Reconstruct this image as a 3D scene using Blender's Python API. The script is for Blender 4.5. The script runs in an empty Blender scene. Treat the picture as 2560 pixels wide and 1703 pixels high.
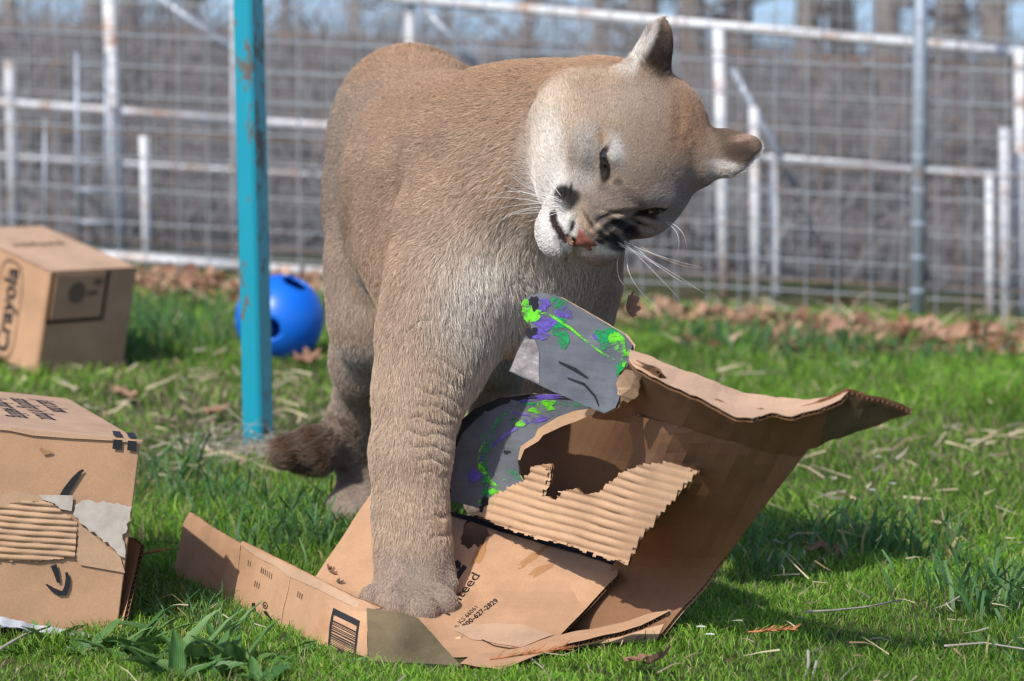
import bpy, bmesh, math, random
import numpy as np
from mathutils import Vector, Matrix
R_ = math.radians
random.seed(7)
rng = np.random.default_rng(11)
sc = bpy.context.scene
col = sc.collection

# ---------------------------------------------------------------- camera
F_PX, CX, CY = 7111.0, 1280.0, 851.5            # 100 mm lens on a 36 mm wide frame of 2560 px
PHI = R_(4.78)
CAM = np.array([0.0, 0.0, 0.675])
cam_d = bpy.data.cameras.new('camera'); cam = bpy.data.objects.new('camera', cam_d); col.objects.link(cam)
cam.location = CAM; cam.rotation_euler = (R_(90) - PHI, 0, 0)
cam_d.lens = 100.0; cam_d.sensor_width = 36.0; cam_d.clip_start = 0.05; cam_d.clip_end = 2000
cam_d.dof.use_dof = True; cam_d.dof.focus_distance = 3.66; cam_d.dof.aperture_fstop = 5.8
sc.camera = cam

# ---------------------------------------------------------------- sky, sun, exposure
SUN_AZ, SUN_EL = R_(30), R_(43)                 # behind the camera, to its left
SUN_DIR = np.array([-math.sin(SUN_AZ)*math.cos(SUN_EL), -math.cos(SUN_AZ)*math.cos(SUN_EL), math.sin(SUN_EL)])
w = bpy.data.worlds.new('World'); sc.world = w; w.use_nodes = True
nt = w.node_tree; nt.nodes.clear()
sky = nt.nodes.new('ShaderNodeTexSky'); sky.sky_type = 'NISHITA'; sky.sun_disc = False
sky.sun_elevation = SUN_EL; sky.sun_rotation = math.atan2(SUN_DIR[0], SUN_DIR[1])
sky.air_density = 0.5; sky.dust_density = 1.6; sky.ozone_density = 5.0
bg = nt.nodes.new('ShaderNodeBackground'); bg.inputs[1].default_value = 0.15
wo = nt.nodes.new('ShaderNodeOutputWorld')
nt.links.new(sky.outputs[0], bg.inputs[0]); nt.links.new(bg.outputs[0], wo.inputs[0])
sl = bpy.data.lights.new('sun', 'SUN'); sl.energy = 2.9; sl.angle = R_(0.53); sl.color = (1.0, 0.95, 0.87)
so = bpy.data.objects.new('sun', sl); col.objects.link(so); so.location = (-3, -6, 9)
so.rotation_euler = Vector(SUN_DIR).to_track_quat('Z', 'Y').to_euler()
sc.view_settings.view_transform = 'Standard'; sc.view_settings.look = 'None'
sc.view_settings.gamma = 1.0; sc.view_settings.exposure = 0.70
try: sc.view_settings.use_curve_mapping = False
except Exception: pass
sc.render.engine = 'CYCLES'
cy = sc.cycles
cy.use_denoising = True
try:
    cy.denoiser = 'OPENIMAGEDENOISE'; cy.denoising_input_passes = 'RGB_ALBEDO_NORMAL'; cy.denoising_prefilter = 'ACCURATE'; cy.denoising_quality = 'HIGH'
except Exception: pass
cy.max_bounces = 6; cy.diffuse_bounces = 3; cy.glossy_bounces = 2; cy.transmission_bounces = 3; cy.transparent_max_bounces = 6
cy.use_adaptive_sampling = False
cy.sample_clamp_indirect = 6.0
cy.pixel_filter_type = 'BLACKMAN_HARRIS'; cy.filter_width = 1.3
try:
    sc.cycles_curves.shape = 'RIBBONS'; sc.cycles_curves.subdivisions = 2
except Exception: pass

# ---------------------------------------------------------------- pixels to places
_c, _s = math.cos(PHI), math.sin(PHI)
def ray(u, v):
    a = (np.asarray(u, float)-CX)/F_PX; b = (CY-np.asarray(v, float))/F_PX
    return np.stack(np.broadcast_arrays(a, _c + b*_s, -_s + b*_c), -1)
def P(u, v, D):                                  # the point seen at pixel u, v that lies D metres away
    d = ray(u, v); return CAM + d*(np.asarray(D, float)[..., None]/d[..., 1:2])
def smooth(a, b, x):
    t = np.clip((np.asarray(x, float)-a)/(b-a), 0, 1); return t*t*(3-2*t)
def ground_h(x, y):
    x = np.asarray(x, float); y = np.asarray(y, float)
    near = 0.052*smooth(4.8, 9.0, y)*(1.35 - np.clip(x, -4, 4))
    bump = 0.006*np.sin(x*5.1+y*2.3)*np.sin(y*3.7-x*1.9)
    far = np.clip(y-10.5, 0, None)
    hill = 0.0065*far + 0.00016*far**2 
    return near + bump*smooth(3.9, 5, y) + hill
def G(u, v):                                     # where the ray meets the ground
    d = ray(u, v); t = -CAM[2]/np.minimum(d[..., 2], -1e-4)
    for _ in range(30):
        p = CAM + d*t[..., None]; t = t*(CAM[2]-ground_h(p[..., 0], p[..., 1]))/(CAM[2]-p[..., 2]+1e-9)
    return CAM + d*t[..., None]

# ---------------------------------------------------------------- objects
def link(o, parent=None):
    col.objects.link(o)
    if parent is not None: o.parent = parent
    return o
def tag(o, label=None, cat=None, group=None, kind=None):
    if label: o['label'] = label
    if cat: o['category'] = cat
    if group: o['group'] = group
    if kind: o['kind'] = kind
    return o
def empty(name, loc=(0, 0, 0)):
    o = bpy.data.objects.new(name, None); o.location = Vector(loc); o.empty_display_size = 0.05; return link(o)
def mesh_np(name, V, F, mat=None, parent=None, smooth_=False, loc=None, mats=None, mi=None):
    """V (n,3) array in world space, F list or array of faces; loc: the object's origin."""
    V = np.asarray(V, float)
    o_loc = np.zeros(3) if loc is None else np.asarray(loc, float)
    me = bpy.data.meshes.new(name)
    if isinstance(F, np.ndarray):
        n, k = F.shape
        me.vertices.add(len(V)); me.vertices.foreach_set('co', (V-o_loc).astype(np.float32).ravel())
        me.loops.add(n*k); me.loops.foreach_set('vertex_index', F.astype(np.int32).ravel())
        me.polygons.add(n); me.polygons.foreach_set('loop_start', np.arange(0, n*k, k, dtype=np.int32))
        me.polygons.foreach_set('loop_total', np.full(n, k, np.int32))
    else:
        me.from_pydata((V-o_loc).tolist(), [], [list(f) for f in F])
    for m in (mats or ([mat] if mat else [])): me.materials.append(m)
    if mi is not None: me.polygons.foreach_set('material_index', np.asarray(mi, np.int32))
    if smooth_: me.polygons.foreach_set('use_smooth', np.ones(len(me.polygons), bool))
    me.update(calc_edges=True); me.validate()
    o = bpy.data.objects.new(name, me); 
    p_loc = np.zeros(3); q = parent
    while q is not None: p_loc = p_loc + np.array(q.location); q = q.parent
    o.location = Vector(o_loc - p_loc)
    return link(o, parent)
def merge(parts):
    Vs, Fs, n = [], [], 0
    for V, F in parts:
        Vs.append(np.asarray(V)); Fs += [[i+n for i in f] for f in F]; n += len(V)
    return np.vstack(Vs), Fs
def tube(path, rad, seg=8, cap=True):
    path = np.asarray(path, float); n = len(path); rad = np.broadcast_to(np.asarray(rad, float), (n,))
    T = np.gradient(path, axis=0); T /= np.linalg.norm(T, axis=1)[:, None]+1e-12
    ref = np.array([0, 0, 1.0]) if abs(T[0][2]) < .9 else np.array([1.0, 0, 0])
    V = []; 
    for i in range(n):
        a = np.cross(T[i], ref); a /= np.linalg.norm(a)+1e-12; b = np.cross(T[i], a); ref = np.cross(a, T[i]); 
        th = np.linspace(0, 2*math.pi, seg, endpoint=False)
        V.append(path[i] + rad[i]*(np.cos(th)[:, None]*a + np.sin(th)[:, None]*b))
    V = np.vstack(V); F = []
    for i in range(n-1):
        for j in range(seg):
            k = (j+1) % seg; F.append([i*seg+j, i*seg+k, (i+1)*seg+k, (i+1)*seg+j])
    if cap: F.append(list(range(seg))[::-1]); F.append([(n-1)*seg+j for j in range(seg)])
    return V, F

# ---------------------------------------------------------------- materials
class NT:
    def __init__(s, name, rough=0.7, spec=0.3):
        s.m = bpy.data.materials.new(name); s.m.use_nodes = True; s.t = s.m.node_tree; s.N = s.t.nodes; s.L = s.t.links
        s.b = s.N['Principled BSDF']; s.out = s.N['Material Output']
        s.b.inputs['Roughness'].default_value = rough; s.b.inputs['Specular IOR Level'].default_value = spec
        s._co = None
    def n(s, t, **k):
        x = s.N.new(t)
        for a, b in k.items(): setattr(x, a, b)
        return x
    def l(s, a, b): s.L.new(a, b)
    def co(s):
        if s._co is None: s._co = s.n('ShaderNodeTexCoord').outputs['Object']
        return s._co
    def mapping(s, scale, src=None):
        m = s.n('ShaderNodeMapping'); m.inputs['Scale'].default_value = scale; s.l(src or s.co(), m.inputs[0]); return m.outputs[0]
    def noise(s, scale, detail=4, rough=.55, src=None, dist=0.0):
        x = s.n('ShaderNodeTexNoise'); x.inputs['Scale'].default_value = scale; x.inputs['Detail'].default_value = detail
        x.inputs['Roughness'].default_value = rough; x.inputs['Distortion'].default_value = dist
        s.l(src or s.co(), x.inputs['Vector']); return x.outputs['Fac']
    def ramp(s, fac, stops):
        r = s.n('ShaderNodeValToRGB'); e = r.color_ramp.elements
        while len(e) > 1: e.remove(e[-1])
        for i, (p, c) in enumerate(stops):
            q = e[0] if i == 0 else e.new(p)
            q.position = p; q.color = (c, c, c, 1) if isinstance(c, (int, float)) else (*c, 1)
        s.l(fac, r.inputs[0]); return r.outputs[0]
    def mix(s, fac, a, b, mode='MIX'):
        x = s.n('ShaderNodeMix', data_type='RGBA', blend_type=mode)
        for i, val in ((0, fac), (6, a), (7, b)):
            sock = x.inputs[i]
            if hasattr(val, 'node'): s.l(val, sock)
            elif isinstance(val, (int, float)): sock.default_value = val if i == 0 else (val, val, val, 1)
            else: sock.default_value = (*val, 1)
        return x.outputs[2]
    def color(s, c):
        if hasattr(c, 'node'): s.l(c, s.b.inputs['Base Color'])
        else: s.b.inputs['Base Color'].default_value = (*c, 1)
        return s
    def bump(s, h, strength=.3, dist=.002):
        x = s.n('ShaderNodeBump'); x.inputs['Strength'].default_value = strength; x.inputs['Distance'].default_value = dist
        s.l(h, x.inputs['Height']); s.l(x.outputs[0], s.b.inputs['Normal']); return s
def srgb(r, g, b):
    f = lambda c: (c/255/12.92) if c/255 <= .04045 else ((c/255+.055)/1.055)**2.4
    return (f(r), f(g), f(b))
# ================================================================ GROUND AND BACKGROUND
def mat_ground():
    t = NT('soil_thatch', .95, .1)
    c = t.ramp(t.noise(9, 6, .65), [(.3, (.035, .05, .018)), (.5, (.06, .075, .025)), (.62, (.14, .115, .065)), (.75, (.22, .18, .11))])
    c2 = t.ramp(t.noise(60, 3), [(.35, .55), (.65, 1.15)])
    t.color(t.mix(1.0, c, c2, 'MULTIPLY')); t.bump(t.noise(120, 4), .8, .01); return t.m
def mat_hill():
    t = NT('wooded_slope', 1.0, .05)
    c = t.ramp(t.noise(.35, 8, .7), [(.32, (.075, .068, .066)), (.48, (.12, .11, .105)), (.6, (.17, .155, .145)), (.74, (.24, .20, .17))])
    c2 = t.ramp(t.noise(4, 5, .7), [(.35, .55), (.65, 1.25)])
    t.color(t.mix(1.0, c, c2, 'MULTIPLY')); return t.m
M_GROUND, M_HILL = mat_ground(), mat_hill()
def sheet(name, xs, ys, mat, dz=0):
    X, Y = np.meshgrid(xs, ys); Z = ground_h(X, Y)+dz
    V = np.stack([X, Y, Z], -1).reshape(-1, 3); nx = len(xs)
    i = np.arange(len(ys)-1)[:, None]*nx + np.arange(nx-1)[None]
    F = np.stack([i, i+1, i+nx+1, i+nx], -1).reshape(-1, 4)
    return mesh_np(name, V, F, mat, smooth_=True)
tag(sheet('lawn_ground', np.linspace(-8, 8, 90), np.r_[np.linspace(-4, 3, 8), np.linspace(3.1, 10.5, 90)], M_GROUND), kind='structure')
tag(sheet('wooded_hillside', np.r_[np.linspace(-160, -20, 15), np.linspace(-18, 18, 40), np.linspace(20, 160, 15)], np.r_[np.linspace(10.5, 40, 40), np.linspace(42, 90, 20)], M_HILL), kind='structure')
# ================================================================ FENCES AND WOODS BEHIND
def mat_pipe(name, base, rust=.5, metal=0.0, rough=.5):
    t = NT(name, rough, .4); n1 = t.noise(7, 6, .7); m = t.ramp(n1, [(.56-.1*rust, 0), (.72-.1*rust, 1)])
    t.color(t.mix(m, base, (.36, .20, .11))); t.b.inputs['Metallic'].default_value = metal; t.bump(t.noise(90, 3), .2, .002); return t.m
M_WHITE_PIPE = mat_pipe('white_painted_pipe', (.56, .57, .575), .55)
M_GALV = mat_pipe('galvanised_pipe', (.34, .38, .42), -.6, .35, .45)
M_WIRE = mat_pipe('galvanised_wire', (.30, .32, .34), .10, .2, .5)
M_WIRE_RUST = mat_pipe('rusty_wire', (.17, .12, .10), 1.0, .2, .7)
def pipe(name, a, b, r, m, parent, seg=10):
    V, F = tube(np.array([a, (np.asarray(a)+b)/2, b]), r, seg); return mesh_np(name, V, F, m, parent, smooth_=True)
def mesh_wires(name, A, B, z0a, z0b, h, dx, dz, r, m, parent, wob=0.0):
    """square welded wire between the feet A and B: A, B are (x, y)"""
    A = np.array(A, float); B = np.array(B, float); L = np.linalg.norm(B-A); parts = []
    n = int(L/dx); k = int(h/dz)+1
    for i in range(n+1):
        t = i/n; p = A+(B-A)*t; z0 = z0a+(z0b-z0a)*t; j = rng.normal(0, wob, 2)
        parts.append(tube([[p[0]+j[0], p[1], z0], [p[0]+j[1], p[1], z0+h]], r, 4, False))
    for i in range(k):
        z = i*dz; parts.append(tube([[*(A+(B-A)*t), z0a+(z0b-z0a)*t+z+rng.normal(0, wob)] for t in np.linspace(0, 1, 7)], r*1.15, 4, False))
    V, F = merge(parts); return tag(mesh_np(name, V, F, m, parent, smooth_=True), kind='stuff')
# --- near fence: coarse grey welded mesh on a galvanised post
pr = P(2290, 812, 8.65); pl = P(-60, 672, 9.25)
slope_dir = (pl-pr); fr = lambda t: pr+slope_dir*t            # t 0 at the grey post, 1 past the left frame edge
fenA = empty('wire_fence', fr(.5)); tag(fenA, 'grey welded wire fence with one galvanised round post behind the lawn', 'fence')
a0, a1 = fr(-.45), fr(1.6)
mesh_wires('wire_mesh', a0[:2], a1[:2], a0[2]-.02, a1[2]-.02, 1.55, .10, .10, .0022, M_WIRE, fenA, .004)
mesh_wires('rust_wire_mesh', a0[:2]+np.array([0, .03]), a1[:2]+np.array([0, .03]), a0[2]+.12, a1[2]+.12, 1.4, .40, .34, .0022, M_WIRE_RUST, fenA, .004)
gp = fr(0)+np.array([0, -.02, 0]); post = pipe('post', gp+np.array([0, 0, -.1]), gp+np.array([0, 0, 1.7]), .0215, M_GALV, fenA, 14)
for z in np.arange(.10, 1.2, .102):
    V, F = tube([gp+np.array([0, 0, z]), gp+np.array([0, 0, z+.012])], .0238, 12); mesh_np('tie_band', V, F, M_GALV, post)
# --- pipe-framed kennel run behind it
def Q(u, v, D): return P(u, v, D)
def kennel(name, label, rails, posts, braces, fine, M=M_WHITE_PIPE):
    o = empty(name, G(np.float64(posts[0][0]), np.float64(posts[0][2]))); tag(o, label, 'fence')
    for (u0, v0, u1, v1, D0, D1, r) in rails: pipe('rail', Q(u0, v0, D0), Q(u1, v1, D1), r, M, o)
    for (u, v0, v1, D, r, du) in posts: pipe('post', Q(u+du, v0, D), Q(u, v1, D), r, M, o)
    for (u0, v0, u1, v1, D, r) in braces: pipe('brace', Q(u0, v0, D), Q(u1, v1, D), r, M_GALV, o)
    for (u0, v0, u1, v1, D, h, dx, dz) in fine:
        a, b = Q(u0, v0, D), Q(u1, v1, D); mesh_wires('fine_wire_mesh', a[:2], b[:2], a[2], b[2], h, dx, dz, .0014, M_WIRE, o, .002)
    return o
kennel('kennel_run', 'white pipe framed kennel run with a sloping rusty top rail', [(960, -8, 2600, 136, 10.2, 9.2, .019), (120, 630, 640, 668, 9.38, 9.32, .018), (640, 668, 1300, 716, 9.32, 9.2, .016), (1300, 750, 2290, 798, 8.72, 8.7, .0155)],
    [(302, -60, 640, 10.0, .0245, -32), (1812, 70, 768, 9.4, .0205, -16), (1030, -20, 700, 10.2, .021, -6), (2556, 120, 830, 9.1, .020, -8)], [(360, -30, 640, 165, 10.3, .018), (1060, 20, 1190, 165, 10.4, .014), (1830, 170, 1990, 470, 10.4, .013)],
    [(-80, 640, 2700, 815, 10.15, 1.15, .028, .052)])
kennel('far_pen', 'lower white pipe pen with weathered posts seen through the wire', [(-60, 252, 620, 302, 12.0, 12.0, .017), (620, 302, 1300, 345, 12.0, 12.0, .016), (-60, 388, 1300, 468, 12.4, 12.4, .011), (1890, 392, 2600, 450, 12.0, 12.0, .016), (1600, 536, 2600, 606, 12.4, 12.4, .013)],
    [(38, 148, 632, 10.3, .0215, -16), (370, 340, 672, 9.7, .0175, -10), (1890, 268, 785, 9.5, .018, -6), (1942, 400, 785, 9.6, .0165, -12), (2476, 430, 842, 9.0, .014, -4), (2513, 318, 842, 9.0, .0175, -2), (585, -20, 690, 10.2, .0085, -3)], [], [])
kennel('wire_gate', 'narrow galvanised ladder-like gate beside the tall white post', [(185, y, 270, y+4, 9.8, 9.8, .006) for y in (160, 240, 318, 400, 475, 555)], [(196, 130, 640, 9.8, .0085, -4), (268, 130, 640, 9.8, .0075, -2), (112, 300, 640, 9.9, .006, 0)], [], [], M_GALV)
# --- bare trees and brush on the slope
def mat_bark(name, a, b):
    t = NT(name, .95, .1); t.color(t.ramp(t.noise(14, 5, .65, t.mapping((1, 1, .25))), [(.3, a), (.7, b)])); t.bump(t.noise(30, 4), .5, .01); return t.m
M_BARK = [mat_bark('grey_bark', (.13, .115, .105), (.30, .27, .25)), mat_bark('brown_bark', (.12, .105, .092), (.26, .222, .19))]
def bare_tree(x, y, h, r, mat, lab, seed):
    q = np.random.default_rng(seed); z0 = float(ground_h(x, y)); o = empty('bare_tree', (x, y, z0)); tag(o, lab, 'tree', 'bare trees on the slope beyond the fences')
    n = 9; path = np.c_[x+np.cumsum(q.normal(0, .05*h/8, n)), y+np.cumsum(q.normal(0, .03, n)), np.linspace(z0-.1, z0+h, n)]
    V, F = tube(path, np.linspace(r, r*.25, n), 8); mesh_np('trunk', V, F, mat, o, smooth_=True)
    tw = []
    def limb(p, d, L, rr, lev):
        k = 4; pts = [p]
        for i in range(k): d = d+q.normal(0, .16, 3)+np.array([0, 0, .05]); d /= np.linalg.norm(d); pts.append(pts[-1]+d*L/k)
        tw.append(tube(pts, np.linspace(rr, rr*.35, k+1), 4, False))
        if lev > 0:
            for i in range(q.integers(3, 6)):
                b = pts[q.integers(1, k+1)]; dd = d+q.normal(0, .75, 3); dd /= np.linalg.norm(dd); limb(b, dd, L*q.uniform(.45, .7), rr*.5, lev-1)
    for i in range(int(10+h)):
        t = q.uniform(.12, .98); i0 = min(int(t*(n-1)), n-2); b = path[i0]+(path[i0+1]-path[i0])*(t*(n-1)-i0); a = q.uniform(0, 6.28)
        limb(b, np.array([math.cos(a), math.sin(a)*.6, q.uniform(.1, .9)]), h*q.uniform(.10, .28), r*.30, 2)
    V, F = merge(tw); mesh_np('crown', V, F, mat, o)
tree_spec = [(-120, 34, 9, .16, 0), (60, 26, 7, .10, 0), (200, 30, 8, .13, 0), (330, 40, 10, .20, 0), (470, 28, 7, .11, 0), (700, 44, 9, .12, 0), (880, 52, 9, .16, 0), (1130, 50, 9, .10, 0), (1290, 46, 9, .14, 1), (1480, 36, 8, .11, 1), (1600, 30, 8, .16, 1), (1740, 27, 8, .14, 1), (1850, 33, 9, .20, 1), (1990, 26, 7, .14, 1), (2110, 30, 8, .18, 1), (2230, 24, 7, .13, 1), (2370, 28, 8, .20, 1), (2480, 24, 7, .15, 1), (2600, 30, 8, .19, 1)]
near_to = ['beyond the printed brown carton by the fence', 'above the short weathered pen post', 'beside the galvanised ladder-like gate', 'right behind the tall white kennel post', 'between the white kennel post and the teal post', 'just past the teal post', 'behind the cat\'s rump', 'behind the cat\'s back', 'above the cat\'s shoulders', 'above the cat\'s neck', 'beside the cat\'s upright ear', 'between the upright ear and the white gate post', 'over the white post of the top rail', 'past the folded-out ear, over the top rail', 'over the middle of the sloping top rail', 'left of the grey galvanised post', 'right of the grey galvanised post', 'over the last white kennel post', 'at the end of the white top rail']
for i, (u, D, h, r, k) in enumerate(tree_spec):
    bare_tree((u-1280)/F_PX*D, D, h, r, M_BARK[k], ('grey bare tree with fine twigs ', 'brown bare tree with tan twigs ')[k]+near_to[i], 100+i)
def mat_brush():
    t = NT('dry_brush', .95, .1); a = t.n('ShaderNodeAttribute'); a.attribute_name = 'tint'; t.color(a.outputs['Color']); return t.m
def strips(name, base, tip, wid, tint, mat, bend=.15):
    """many thin two-piece strips as one mesh: base, tip (n,3)"""
    n = len(base); side = np.cross(tip-base, np.array([0.2, 1.0, 0.1])); side /= np.linalg.norm(side, axis=1)[:, None]+1e-9
    mid = (base+tip)/2+rng.normal(0, bend, (n, 3))*np.linalg.norm(tip-base, axis=1)[:, None]*.5; w_ = wid[:, None]
    V = np.stack([base-side*w_, base+side*w_, mid-side*w_*.7, mid+side*w_*.7, tip], 1).reshape(-1, 3)
    i = np.arange(n)[:, None]*5; F = np.concatenate([i+np.array([[0, 1, 3]]), i+np.array([[0, 3, 2]]), i+np.array([[2, 3, 4]])], 1).reshape(-1, 3)
    o = mesh_np(name, V, F, mat); ca = o.data.color_attributes.new('tint', 'FLOAT_COLOR', 'POINT'); ca.data.foreach_set('color', np.c_[np.repeat(tint, 5, 0), np.ones(5*n)].astype(np.float32).ravel()); return o
nb_ = 42000; y_ = np.r_[rng.uniform(10.55, 13.5, nb_//5), rng.uniform(12.5, 34, nb_-nb_//5)]; x_ = rng.uniform(-.29, .29, nb_)*y_; z_ = ground_h(x_, y_); b_ = np.c_[x_, y_, z_]
clump = np.sin(x_*1.3+1)*np.sin(y_*.7)+.6*np.sin(x_*3.1+y_*1.7); hh = (.30+.45*rng.random(nb_)**2)*(1+.45*clump)*(.6+y_/32)*np.where(y_ < 12.6, .45, 1); t_ = b_+np.c_[rng.normal(0, .65, nb_)*hh, rng.normal(0, .2, nb_)*hh, hh]
pal = np.array([(.098, .093, .092), (.136, .130, .128), (.185, .176, .173), (.065, .061, .06), (.16, .135, .115)]); tint = pal[rng.choice(5, nb_, p=[.3, .3, .2, .12, .08])]*rng.uniform(.8, 1.2, (nb_, 1))
tag(strips('dry_brush', b_, t_, .004+.0009*y_*rng.random(nb_), tint, mat_brush()), 'grey brown dry brush covering the slope', 'brush', kind='stuff')
# ================================================================ COUGAR: one body grown from a distance field
class Field:
    def __init__(s, ax):
        s.ax = ax; s.D = np.full([len(a) for a in ax], 0.12, np.float32)
    def box(s, lo, hi):
        sl = []
        for a, l, h in zip(s.ax, lo, hi):
            i0 = max(int(np.searchsorted(a, l))-1, 0); i1 = min(int(np.searchsorted(a, h))+1, len(a)); sl.append(slice(i0, max(i1, i0+1)))
        return tuple(sl)
    def grid(s, sl):
        return np.stack(np.meshgrid(*[a[q] for a, q in zip(s.ax, sl)], indexing='ij'), -1).astype(np.float32)
    def add(s, fn, lo, hi, k, sub=False):
        m = k+.02; sl = s.box(np.asarray(lo)-m, np.asarray(hi)+m); p = s.grid(sl); d = fn(p); A = s.D[sl]
        if not sub:
            h = np.maximum(k-np.abs(A-d), 0)/k; s.D[sl] = np.minimum(A, d)-h*h*k*.25
        else:
            d = -d; h = np.maximum(k-np.abs(A-d), 0)/k; s.D[sl] = np.maximum(A, d)+h*h*k*.25
    def cone(s, a, b, ra, rb, k=.03, sub=False):
        a = np.asarray(a, np.float32); b = np.asarray(b, np.float32); ba = b-a; L2 = float(ba@ba)+1e-9
        def fn(p):
            t = np.clip(((p-a)@ba)/L2, 0, 1); q = a+t[..., None]*ba
            return np.linalg.norm(p-q, axis=-1)-(ra+(rb-ra)*t)
        lo = np.minimum(a-ra, b-rb); hi = np.maximum(a+ra, b+rb); s.add(fn, lo, hi, k, sub)
    def chain(s, pts, k=.03):
        for (a, ra), (b, rb) in zip(pts[:-1], pts[1:]): s.cone(a, b, ra, rb, k)
    def ell(s, c, r, Rm=None, k=.03, sub=False):
        c = np.asarray(c, np.float32); r = np.asarray(r, np.float32); Rm = np.eye(3) if Rm is None else Rm
        Rm = np.asarray(Rm, np.float32)
        def fn(p):
            q = ((p-c)@Rm); k0 = np.linalg.norm(q/r, axis=-1); k1 = np.linalg.norm(q/(r*r), axis=-1)+1e-6
            return k0*(k0-1)/k1
        m = float(r.max()); s.add(fn, c-m, c+m, k, sub)
    def at(s, p):
        return float(s.D[tuple(int(np.clip(np.searchsorted(a, x), 0, len(a)-1)) for a, x in zip(s.ax, p))])
    def surface(s):
        D = s.D; ins = D < 0; nx, ny, nz = D.shape
        corner = [(i, j, k) for i in (0, 1) for j in (0, 1) for k in (0, 1)]
        sub = lambda A, c: A[c[0]:nx-1+c[0], c[1]:ny-1+c[1], c[2]:nz-1+c[2]]
        cnt = sum(sub(ins, c).astype(np.int8) for c in corner)
        act = (cnt > 0) & (cnt < 8); I = np.argwhere(act); idx = np.full(act.shape, -1, np.int32); idx[act] = np.arange(len(I))
        acc = np.zeros((len(I), 3)); num = np.zeros(len(I))
        xs = s.ax
        def pos(c): return np.stack([xs[a][I[:, a]+c[a]] for a in range(3)], -1)
        val = {c: D[I[:, 0]+c[0], I[:, 1]+c[1], I[:, 2]+c[2]].astype(float) for c in corner}
        for c in corner:
            for a in range(3):
                if c[a] == 0:
                    e = list(c); e[a] = 1; e = tuple(e); m = (val[c] < 0) != (val[e] < 0)
                    t = val[c][m]/(val[c][m]-val[e][m]); p0, p1 = pos(c)[m], pos(e)[m]
                    acc[m] += p0+(p1-p0)*t[:, None]; num[m] += 1
        V = acc/num[:, None]; Fs = []
        for a in range(3):
            b, c = (a+1) % 3, (a+2) % 3
            s0 = [slice(None)]*3; s1 = [slice(None)]*3; s0[a] = slice(0, -1); s1[a] = slice(1, None)
            for q in (b, c):
                s0[q] = slice(1, -1); s1[q] = slice(1, -1)
            A, B = ins[tuple(s0)], ins[tuple(s1)]
            for m, flip in ((A & ~B, False), (~A & B, True)):
                E = np.argwhere(m); 
                if not len(E): continue
                E[:, b] += 1; E[:, c] += 1; q = []
                for db, dc in ((-1, -1), (0, -1), (0, 0), (-1, 0)):
                    g = E.copy(); g[:, b] += db; g[:, c] += dc; q.append(idx[g[:, 0], g[:, 1], g[:, 2]])
                q = np.stack(q, -1); Fs.append(q[:, ::-1] if flip else q)
        return V, np.vstack(Fs)
def axis(lo, hi, fine, h0, h1):
    """grid line positions: h1 apart inside the fine range, h0 outside"""
    out = [lo]
    while out[-1] < hi: 
        x = out[-1]; st = [f[2] if len(f) > 2 else h1 for f in fine if f[0] <= x <= f[1]]; out.append(x+(min(st) if st else h0))
    return np.array(out)

S = lambda u, v, D, r: (P(u, v, D), r)
# the head's own frame: left, forward, up
HO = np.array([.1587, 3.579, .609])
HR = np.array([[.668, -.328, .668], [.252, -.745, -.617], [-.700, -.581, .415]])
def H(l, f, u): return HO + HR @ np.array([l, f, u])
def toH(p): return (np.asarray(p)-HO) @ HR
fld = Field([axis(-.40, .36, [(-.20, -.05, .0029), (.04, .32, .0024)], .006, .0032), axis(3.36, 4.80, [(3.40, 3.66, .0025), (3.66, 3.74)], .0065, .0034), axis(-.01, .86, [(0, .09, .0029), (.2, .4, .0027), (.46, .78, .0024)], .006, .0032)])
# trunk
fld.chain([S(1026, 297, 4.46, .116), S(1068, 360, 4.34, .118), S(1120, 445, 4.15, .143), S(1180, 450, 4.0, .143)], .045)
fld.chain([S(1006, 420, 4.44, .107), S(1080, 560, 4.25, .122), S(1150, 620, 4.05, .13), S(1260, 560, 3.92, .125)], .05)
fld.chain([S(1262, 356, 4.0, .094), S(1252, 395, 3.88, .112), S(1330, 420, 3.80, .125), S(1330, 560, 3.84, .115)], .05)
fld.chain([S(1310, 378, 3.86, .100), S(1420, 368, 3.75, .099), S(1505, 342, 3.68, .091), (H(0, -.05, -.01), .08)], .04)          # neck
fld.chain([S(1330, 450, 3.80, .10), S(1430, 440, 3.71, .082), (H(-.01, -.02, -.045), .06)], .04)
fld.ell(P(1432, 300, 3.615), (.050, .060, .060), None, .016); fld.ell(P(1418, 420, 3.60), (.040, .055, .060), None, .02)     # ruff of the cheek
fld.chain([S(1300, 600, 3.82, .10), S(1310, 740, 3.84, .085)], .05)                                         # brisket
# right fore leg (the planted one)
fld.chain([S(1215, 400, 3.88, .10), S(1165, 560, 3.80, .088), S(1130, 720, 3.775, .083), S(1085, 850, 3.77, .071), S(1046, 985, 3.755, .055), S(1026, 1140, 3.735, .0475), S(1026, 1290, 3.725, .044), S(1034, 1400, 3.715, .0445), S(1030, 1470, 3.69, .045)], .03)
fld.cone(P(1160, 800, 3.79), P(1130, 930, 3.79), .05, .03, .04)                                            # loose skin at the elbow
# its paw
pc = P(1022, 1500, 3.665)
fld.ell(pc+np.array([0, .018, -.004]), (.052, .052, .034), None, .02)
for u, v, D, r in ((938, 1502, 3.67, .024), (988, 1516, 3.625, .027), (1050, 1530, 3.622, .027), (1098, 1512, 3.648, .0265)):
    a = P(u, v, D); fld.cone(pc+(a-pc)*.40+np.array([0, 0, .010]), a, .021, r*.92, .0035)
fld.cone(P(1108, 1440, 3.70), P(1122, 1462, 3.69), .016, .012, .012)                                       # dew claw pad
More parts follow.
